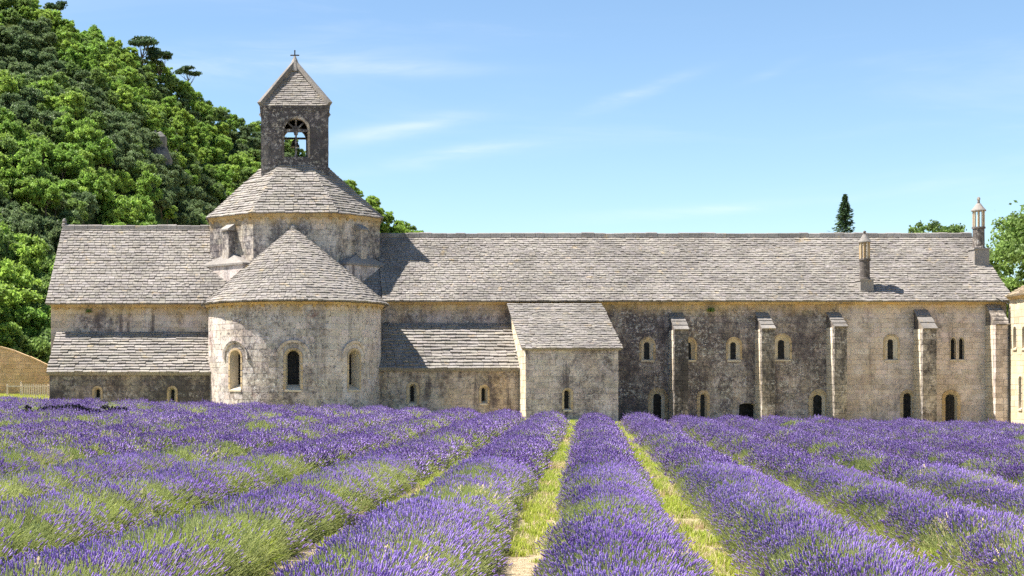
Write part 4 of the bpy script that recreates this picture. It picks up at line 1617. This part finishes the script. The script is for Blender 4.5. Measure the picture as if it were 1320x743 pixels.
# ------------------------------------------------------------------ trees
def leaf_cloud(r, centers, radii, per, size, squash=1.15, up=.1, lobe_tint=.15):
    """leaf-sized quads in the outer shell of many lobes"""
    C, Nn, T = [], [], []
    for c, R, n in zip(centers, radii, per):
        d = r.normal(0, 1, (n, 3)); d /= np.linalg.norm(d, axis=1)[:, None]
        d[:, 2] = np.where(d[:, 2] < -.3, -d[:, 2] * .6, d[:, 2])
        rad = R * (1 - .6 * r.random(n) ** 1.3)[:, None] * (1 + .22 * r.normal(0, 1, n)[:, None])
        C.append(np.asarray(c) + d * rad * np.array((1, 1, squash)))
        Nn.append(d)
        T.append(np.full(n, 1 + r.normal(0, lobe_tint)) * r.uniform(.62, 1.32, n))
    C, Nn, T = np.concatenate(C), np.concatenate(Nn), np.concatenate(T)
    n = len(C)
    nn = Nn * .28 + r.normal(0, .8, (n, 3)) + np.array((0, 0, up)); nn /= np.linalg.norm(nn, axis=1)[:, None]
    a = np.cross(nn, r.normal(0, 1, (n, 3))); a /= np.linalg.norm(a, axis=1)[:, None]
    b = np.cross(nn, a)
    s = size * r.uniform(.6, 1.35, n)[:, None]
    V = np.stack([C - a * s, C - b * s * .55 + a * s * .1, C + a * s, C + b * s * .55 + a * s * .1], 1).reshape(-1, 3)
    return V, np.arange(4 * n).reshape(-1, 4), np.clip(T, .4, 1.7)


def trunk_mesh(name, h, r0, limbs, seed):
    r = random.Random(seed)
    mb = MB()
    pts = [Vector((r.uniform(-.08, .08) * i, r.uniform(-.08, .08) * i, h * i / 4)) for i in range(5)]
    mb.tube(pts, [r0 * (1 - .18 * i) for i in range(5)], 7)
    for e in limbs:
        e = Vector(e)
        s = pts[r.choice((2, 3))]
        m_ = s.lerp(e, .5) + Vector((0, 0, -.15))
        mb.tube([s, m_, e], [r0 * .45, r0 * .3, r0 * .12], 5)
    return mesh_list(name, mb.V, mb.F, M['bark'], mb.T, True)


def broad_tree(seed, mat, R=2.3, H=4.8, lobes=46, leaves=8200, size=.145):
    r = np.random.default_rng(seed)
    cs, rs = [], []
    for i in range(lobes):
        a = r.uniform(0, 6.28); q = math.sqrt(r.uniform(.0, 1)) * .84; z = r.uniform(-.75, 1)
        w = math.sqrt(max(0, 1 - (z * .85) ** 2))
        cs.append((R * q * w * math.cos(a), R * q * w * math.sin(a), H * .60 + z * H * .30))
        rs.append(R * r.uniform(.11, .27))
    wsum = sum(x * x for x in rs)
    per = [int(leaves * x * x / wsum) for x in rs]
    V, F, T = leaf_cloud(r, cs, rs, per, size)
    crown = mesh_np('crown', V, F, mat, T)
    lim = [cs[i] for i in r.choice(len(cs), 6, replace=False)]
    return crown, trunk_mesh('trunk', H * .62, R * .065, lim, seed)


def pine(seed, R=3.2, H=8.0, n=9, leaves=2600):
    r = np.random.default_rng(seed)
    cs, rs = [], []
    for i in range(n):
        a = r.uniform(0, 6.28); q = math.sqrt(r.uniform(0, 1))
        cs.append((R * q * .8 * math.cos(a), R * q * .8 * math.sin(a), H * (.78 + .2 * (1 - q * q)) + r.normal(0, .35)))
        rs.append(R * r.uniform(.24, .38))
    V, F, T = leaf_cloud(r, cs, rs, [leaves // n] * n, .24, .45)
    return mesh_np('crown', V, F, M['leaf_pine'], T), trunk_mesh('trunk', H * .82, .2, cs, seed)


def fir(seed, H=15.0, R=5.8, leaves=7000):
    r = np.random.default_rng(seed)
    t = 1 - r.uniform(0, 1, leaves) ** 1.5
    q = r.uniform(.05, 1, leaves)
    lv = np.floor(t * 30)
    nb = np.floor(r.uniform(0, 6, leaves))
    lev = np.clip((lv + .5 + r.normal(0, .28, leaves)) / 30, 0, 1)
    a = nb / 6 * 6.283 + lv * 1.7 + r.normal(0, .20, leaves)
    wob = .35 + .9 * vnoise(lv * 1.3, nb * 2.7, 3)
    rad = R * (1 - lev) * q * wob + .02
    z = H * (.10 + .90 * lev) - .25 * rad * q + .30 * rad * q * q + r.normal(0, .04, leaves)
    C = np.stack([rad * np.cos(a), rad * np.sin(a), z], -1)
    n = leaves
    nn = r.normal(0, .5, (n, 3)) + np.array((0, 0, .8)); nn /= np.linalg.norm(nn, axis=1)[:, None]
    A = np.stack([np.cos(a), np.sin(a), np.full(n, -.1)], -1) + r.normal(0, .3, (n, 3)); B = np.cross(nn, A); B /= np.linalg.norm(B, axis=1)[:, None]
    s = .12 * r.uniform(.7, 1.3, n)[:, None]
    V = np.stack([C - A * s, C - B * s * .5, C + A * s, C + B * s * .5], 1).reshape(-1, 3)
    mb = MB(); mb.tube([(0, 0, 0), (0, 0, H * .5), (0, 0, H * .98)], [.24, .14, .02], 7)
    return mesh_np('crown', V, np.arange(4 * n).reshape(-1, 4), M['leaf_fir'], r.uniform(.7, 1.3, n)), mesh_list('trunk', mb.V, mb.F, M['bark'], mb.T, True)


def place_tree(name, pair, loc, rz, sc, label, cat='tree', group=None):
    t = thing(name, label, cat, loc, group)
    t.rotation_euler = (0, 0, rz)
    t.scale = (sc, sc, sc) if not isinstance(sc, tuple) else sc
    link('trunk', pair[1], t)
    link('crown', pair[0], t)
    return t


BRIGHT = [broad_tree(800 + i, M['leaf_bright']) for i in range(4)]
MID = [broad_tree(820 + i, M['leaf_mid'], 2.1, 4.4, 42, 7800, .14) for i in range(3)]
DARK = [broad_tree(840 + i, M['leaf_dark'], 2.0, 3.8, 40, 7800, .125) for i in range(4)]
PINES = [pine(860 + i) for i in range(2)]

CREST = np.array([(-420, -190, 205), (-200, -105, 225), (-80, -28, 236), (0, 14, 240), (60, 34, 246), (115, 56, 250), (165, 78, 254), (200, 98, 258), (240, 134, 264), (335, 184, 280), (420, 246, 292), (490, 278, 300), (545, 318, 310), (600, 362, 316), (660, 410, 322), (800, 470, 340)], float)
FOOT = np.array([(-420, 60), (-200, 86), (-80, 96), (0, 99), (60, 104), (115, 112), (200, 132), (240, 145), (335, 178), (420, 210), (490, 235), (545, 255), (660, 292), (800, 335)], float)


def hill_at(p, v):
    p = np.asarray(p, float); v = np.asarray(v, float)
    cy = np.interp(p, CREST[:, 0], CREST[:, 2]); cpy = np.interp(p, CREST[:, 0], CREST[:, 1])
    fy = np.interp(p, FOOT[:, 0], FOOT[:, 1])
    Y = fy + (cy - fy) * np.minimum(v, 1) + np.maximum(v - 1, 0) * 120
    X = (p - AX) * Y / FPX
    zc = ZC + (YH - cpy) * cy / FPX
    z = zc * np.minimum(v, 1) ** .92 - np.maximum(v - 1, 0) * zc * .8
    z = z + (vnoise(X * .05, Y * .05, 61) - .5) * 7 * np.clip(v * 3, 0, 1) * np.clip((1.15 - v) * 4, .15, 1) + (vnoise(X * .17, Y * .17, 62) - .5) * 2.2 * np.clip(v * 4, 0, 1)
    return X, Y, z


def build_hill():
    ps, vs = np.linspace(-420, 800, 110), np.linspace(-.02, 1.6, 70)
    Pg, Vg = np.meshgrid(ps, vs)
    X, Y, Z = hill_at(Pg, np.maximum(Vg, 0))
    Z = np.where(Vg < 0, -3, Z - .3)
    V = np.stack([X, Y, Z], -1).reshape(-1, 3)
    i = np.arange(109)[None, :] + np.arange(69)[:, None] * 110
    F = np.stack([i, i + 1, i + 111, i + 110], -1).reshape(-1, 4)
    o = link('hillside', mesh_np('hillside', V, F, M['hill'], None, True))
    o['kind'] = 'structure'
    # candidate trees
    cand = []
    grid = {}
    n = 60000
    p = rng.uniform(-95, 560, n); v = rng.uniform(0.0, 1.02, n)
    X, Y, Z = hill_at(p, v)
    area = Y * 1.0
    acc = rng.uniform(0, 1, n) < (Y / 310) * 1.0
    for j in np.argsort(Y * 0 + rng.uniform(0, 1, n)):
        if not acc[j]:
            continue
        x, y, z = X[j], Y[j], Z[j]
        sp = 1.75 if y < 150 else (1.9 if y < 210 else 2.15)
        c = (int(x // 2.5), int(y // 2.5))
        if any((x - a) ** 2 + (y - b) ** 2 < sp * sp for dx in (-1, 0, 1) for dy in (-1, 0, 1) for a, b in grid.get((c[0] + dx, c[1] + dy), ())):
            continue
        top = YH - (z + 5.8 - ZC) * FPX / y
        px = AX + x * FPX / y
        # hidden behind the abbey?
        sil = 600
        if px > 88: sil = 305
        elif px > 66: sil = 390
        elif px > 55: sil = 470
        if 325 < px < 440: sil = 205
        if px > -60 and top > 470: continue
        if top > sil + 4:
            continue
        grid.setdefault(c, []).append((x, y))
        cand.append((y, x, z, px, top))
    cand.sort()
    return cand


cand = build_hill()


def plant_hill():
    n_ind = 300
    rest = [[], [], []]
    for q, (y, x, z, px, top) in enumerate(cand):
        # bands of foliage colour: bright broadleaf low down, dark holm oak higher up
        h = vnoise(x * .045 + 3, y * .03, 71) * .6 + vnoise(x * .16, y * .12, 72) * .4
        hh = float(h) + .10 * math.sin(q * 12.9898) - .10 * max(0, min(1, (z - 12) / 40))
        kind = 0 if hh > .50 else (1 if hh > .40 else 2)
        sc = random.uniform(.62, 1.0) * (1.05 if y < 130 else .95)
        if q < n_ind:
            src = (BRIGHT, MID, DARK)[kind]
            low = y < 118
            lab = (('bright green broadleaf tree', 'mid green broadleaf tree', 'dark grey green holm oak')[kind] +
                   (' among the trees at the foot of the wooded hill' if low else ' in the wood covering the hillside'))
            place_tree(('broadleaf_tree', 'broadleaf_tree', 'holm_oak')[kind], random.choice(src), (x, y, z - .5), random.uniform(0, 6.28),
                       (sc * random.uniform(.9, 1.1), sc * random.uniform(.9, 1.1), sc * random.uniform(.85, 1.2)), lab, 'tree',
                       lab.split(' ', 3)[0] + ' trees ' + ('at the foot of the hill' if low else 'on the hillside'))
        else:
            rest[kind].append((x, y, z - .5, sc))
    src = [source('crown', m[0]) for m in BRIGHT + MID + DARK]
    tr = gn_tree('woodland', src)
    P_, S_, I_ = [], [], []
    for kind, (o, n) in enumerate(((0, 4), (4, 3), (7, 4))):
        for x, y, z, s in rest[kind]:
            P_.append((x, y, z)); S_.append(s); I_.append(o + random.randrange(n))
    if P_:
        m_ = len(P_)
        w = scatter('woodland', tr, np.array(P_), np.stack([np.zeros(m_), np.zeros(m_), rng.uniform(0, 6.28, m_)], -1), np.array(S_), np.array(I_), np.zeros(m_))
        w['label'] = 'distant wood covering the upper hillside'
        w['category'] = 'woodland'
    pass


plant_hill()


def sky_trees():
    for px, py, Y, sc, i, lab in ((72, 22, 246, .85, 0, 'lone pine on the hill crest near the upper picture edge'),
                                  (184, 66, 256, 1.15, 1, 'broad dark umbrella pine rising from the hill crest'),
                                  (206, 84, 258, .95, 0, 'rounded dark pine just below the umbrella pine on the crest'),
                                  (243, 104, 264, .8, 1, 'small pine standing alone on the descending hill crest')):
        top = PZ(py - 17, Y)
        H = 8.0 * sc
        place_tree('pine_tree', PINES[i], (PX(px, Y), Y, top - H), px, sc, lab)
    fp = fir(880)
    place_tree('fir_tree', fp, (PX(1089, 105), 105, PZ(252, 105) - 15.0), .4, 1.0, 'narrow dark fir tree standing behind the dormitory roof')
    big = broad_tree(890, M['leaf_mid'], 5.2, 14.0, 150, 42000, .15)
    place_tree('broadleaf_tree', big, (PX(1345, 108), 108, PZ(268, 108) - 14.0 * .96), 0, 1.0, 'large bright green tree behind the right end of the dormitory')
    sm = [broad_tree(893 + i, M['leaf_mid'], 1.9, 13.0, 40, 6500, .12) for i in range(2)]
    place_tree('broadleaf_tree', sm[0], (PX(1195, 112), 112, PZ(285, 112) - 13.0 * .93), 0, 1.0, 'small leafy treetop peeping over the ridge left of the tall chimney')
    place_tree('broadleaf_tree', sm[1], (PX(1227, 116), 116, PZ(285, 116) - 13.0 * .90), 2, .95, 'small leafy treetop peeping over the ridge beside the tall chimney')


sky_trees()


def build_rocks():
    for i, (p, v, s) in enumerate(((200, .62, 1.5), (208, .55, 1.3), (222, .70, 1.1), (294, .60, 1.4), (70, .70, 1.0))):
        x, y, z = [float(q) for q in hill_at(p, v)]
        r = np.random.default_rng(900 + i)
        mb = MB()
        n, m_ = 10, 7
        V = []
        for a in range(m_):
            for b in range(n):
                th, ph = math.pi * a / (m_ - 1), 2 * math.pi * b / n
                q = s * (1 + r.uniform(-.28, .28))
                V.append(Vector((x + q * 1.2 * math.sin(th) * math.cos(ph), y + q * math.sin(th) * math.sin(ph), z + .9 + q * 1.25 * math.cos(th))))
        mb.add(V, [(a * n + b, a * n + (b + 1) % n, (a + 1) * n + (b + 1) % n, (a + 1) * n + b) for a in range(m_ - 1) for b in range(n)])
        o = mb.build('rock_outcrop', M['rock'], None, base=(x, y, z))
        tag(o, 'grey limestone outcrop showing between trees on the wooded hillside', 'rock', 'limestone outcrops on the hillside')


build_rocks()


def wall_weeds():
    """small plants rooted in the masonry joints"""
    for px, py, Y, s, lab in ((916, 401, 74.97, .2, 'small green plant growing from the dormitory wall under the eaves'),
                              (115, 402, 74.97, .14, 'tiny plant growing from the transept wall under the eaves')):
        r = np.random.default_rng(int(px))
        p = P(px, py, Y)
        V, F, T = leaf_cloud(r, [(0, -.12, 0)], [s], [90], .06, .8)
        o = link('wall_plant', mesh_np('wall_plant', V, F, M['leaf_mid'], T), None, p)
        tag(o, lab, 'plant')


wall_weeds()


def dark_strip():  # near-black leaf clumps imitate the shadow gap between lavender rows
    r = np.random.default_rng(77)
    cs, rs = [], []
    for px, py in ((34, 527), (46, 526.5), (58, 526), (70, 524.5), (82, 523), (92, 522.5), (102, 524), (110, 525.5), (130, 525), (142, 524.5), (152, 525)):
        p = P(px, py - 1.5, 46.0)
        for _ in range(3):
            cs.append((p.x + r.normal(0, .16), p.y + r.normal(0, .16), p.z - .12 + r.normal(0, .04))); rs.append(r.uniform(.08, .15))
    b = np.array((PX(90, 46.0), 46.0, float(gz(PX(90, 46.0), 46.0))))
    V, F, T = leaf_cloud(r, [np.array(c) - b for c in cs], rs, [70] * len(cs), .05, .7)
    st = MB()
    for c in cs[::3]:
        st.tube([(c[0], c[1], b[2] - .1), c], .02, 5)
    o = thing('shadow_strip', 'dark leafy strip standing in for a shadow gap in the lavender near the picket fence', 'painted shadow', b)
    link('crown', mesh_np('crown', V, F, plain_mat('painted shadow leaves', (.045, .042, .05), .9, .05), T), o, kind='stuff')
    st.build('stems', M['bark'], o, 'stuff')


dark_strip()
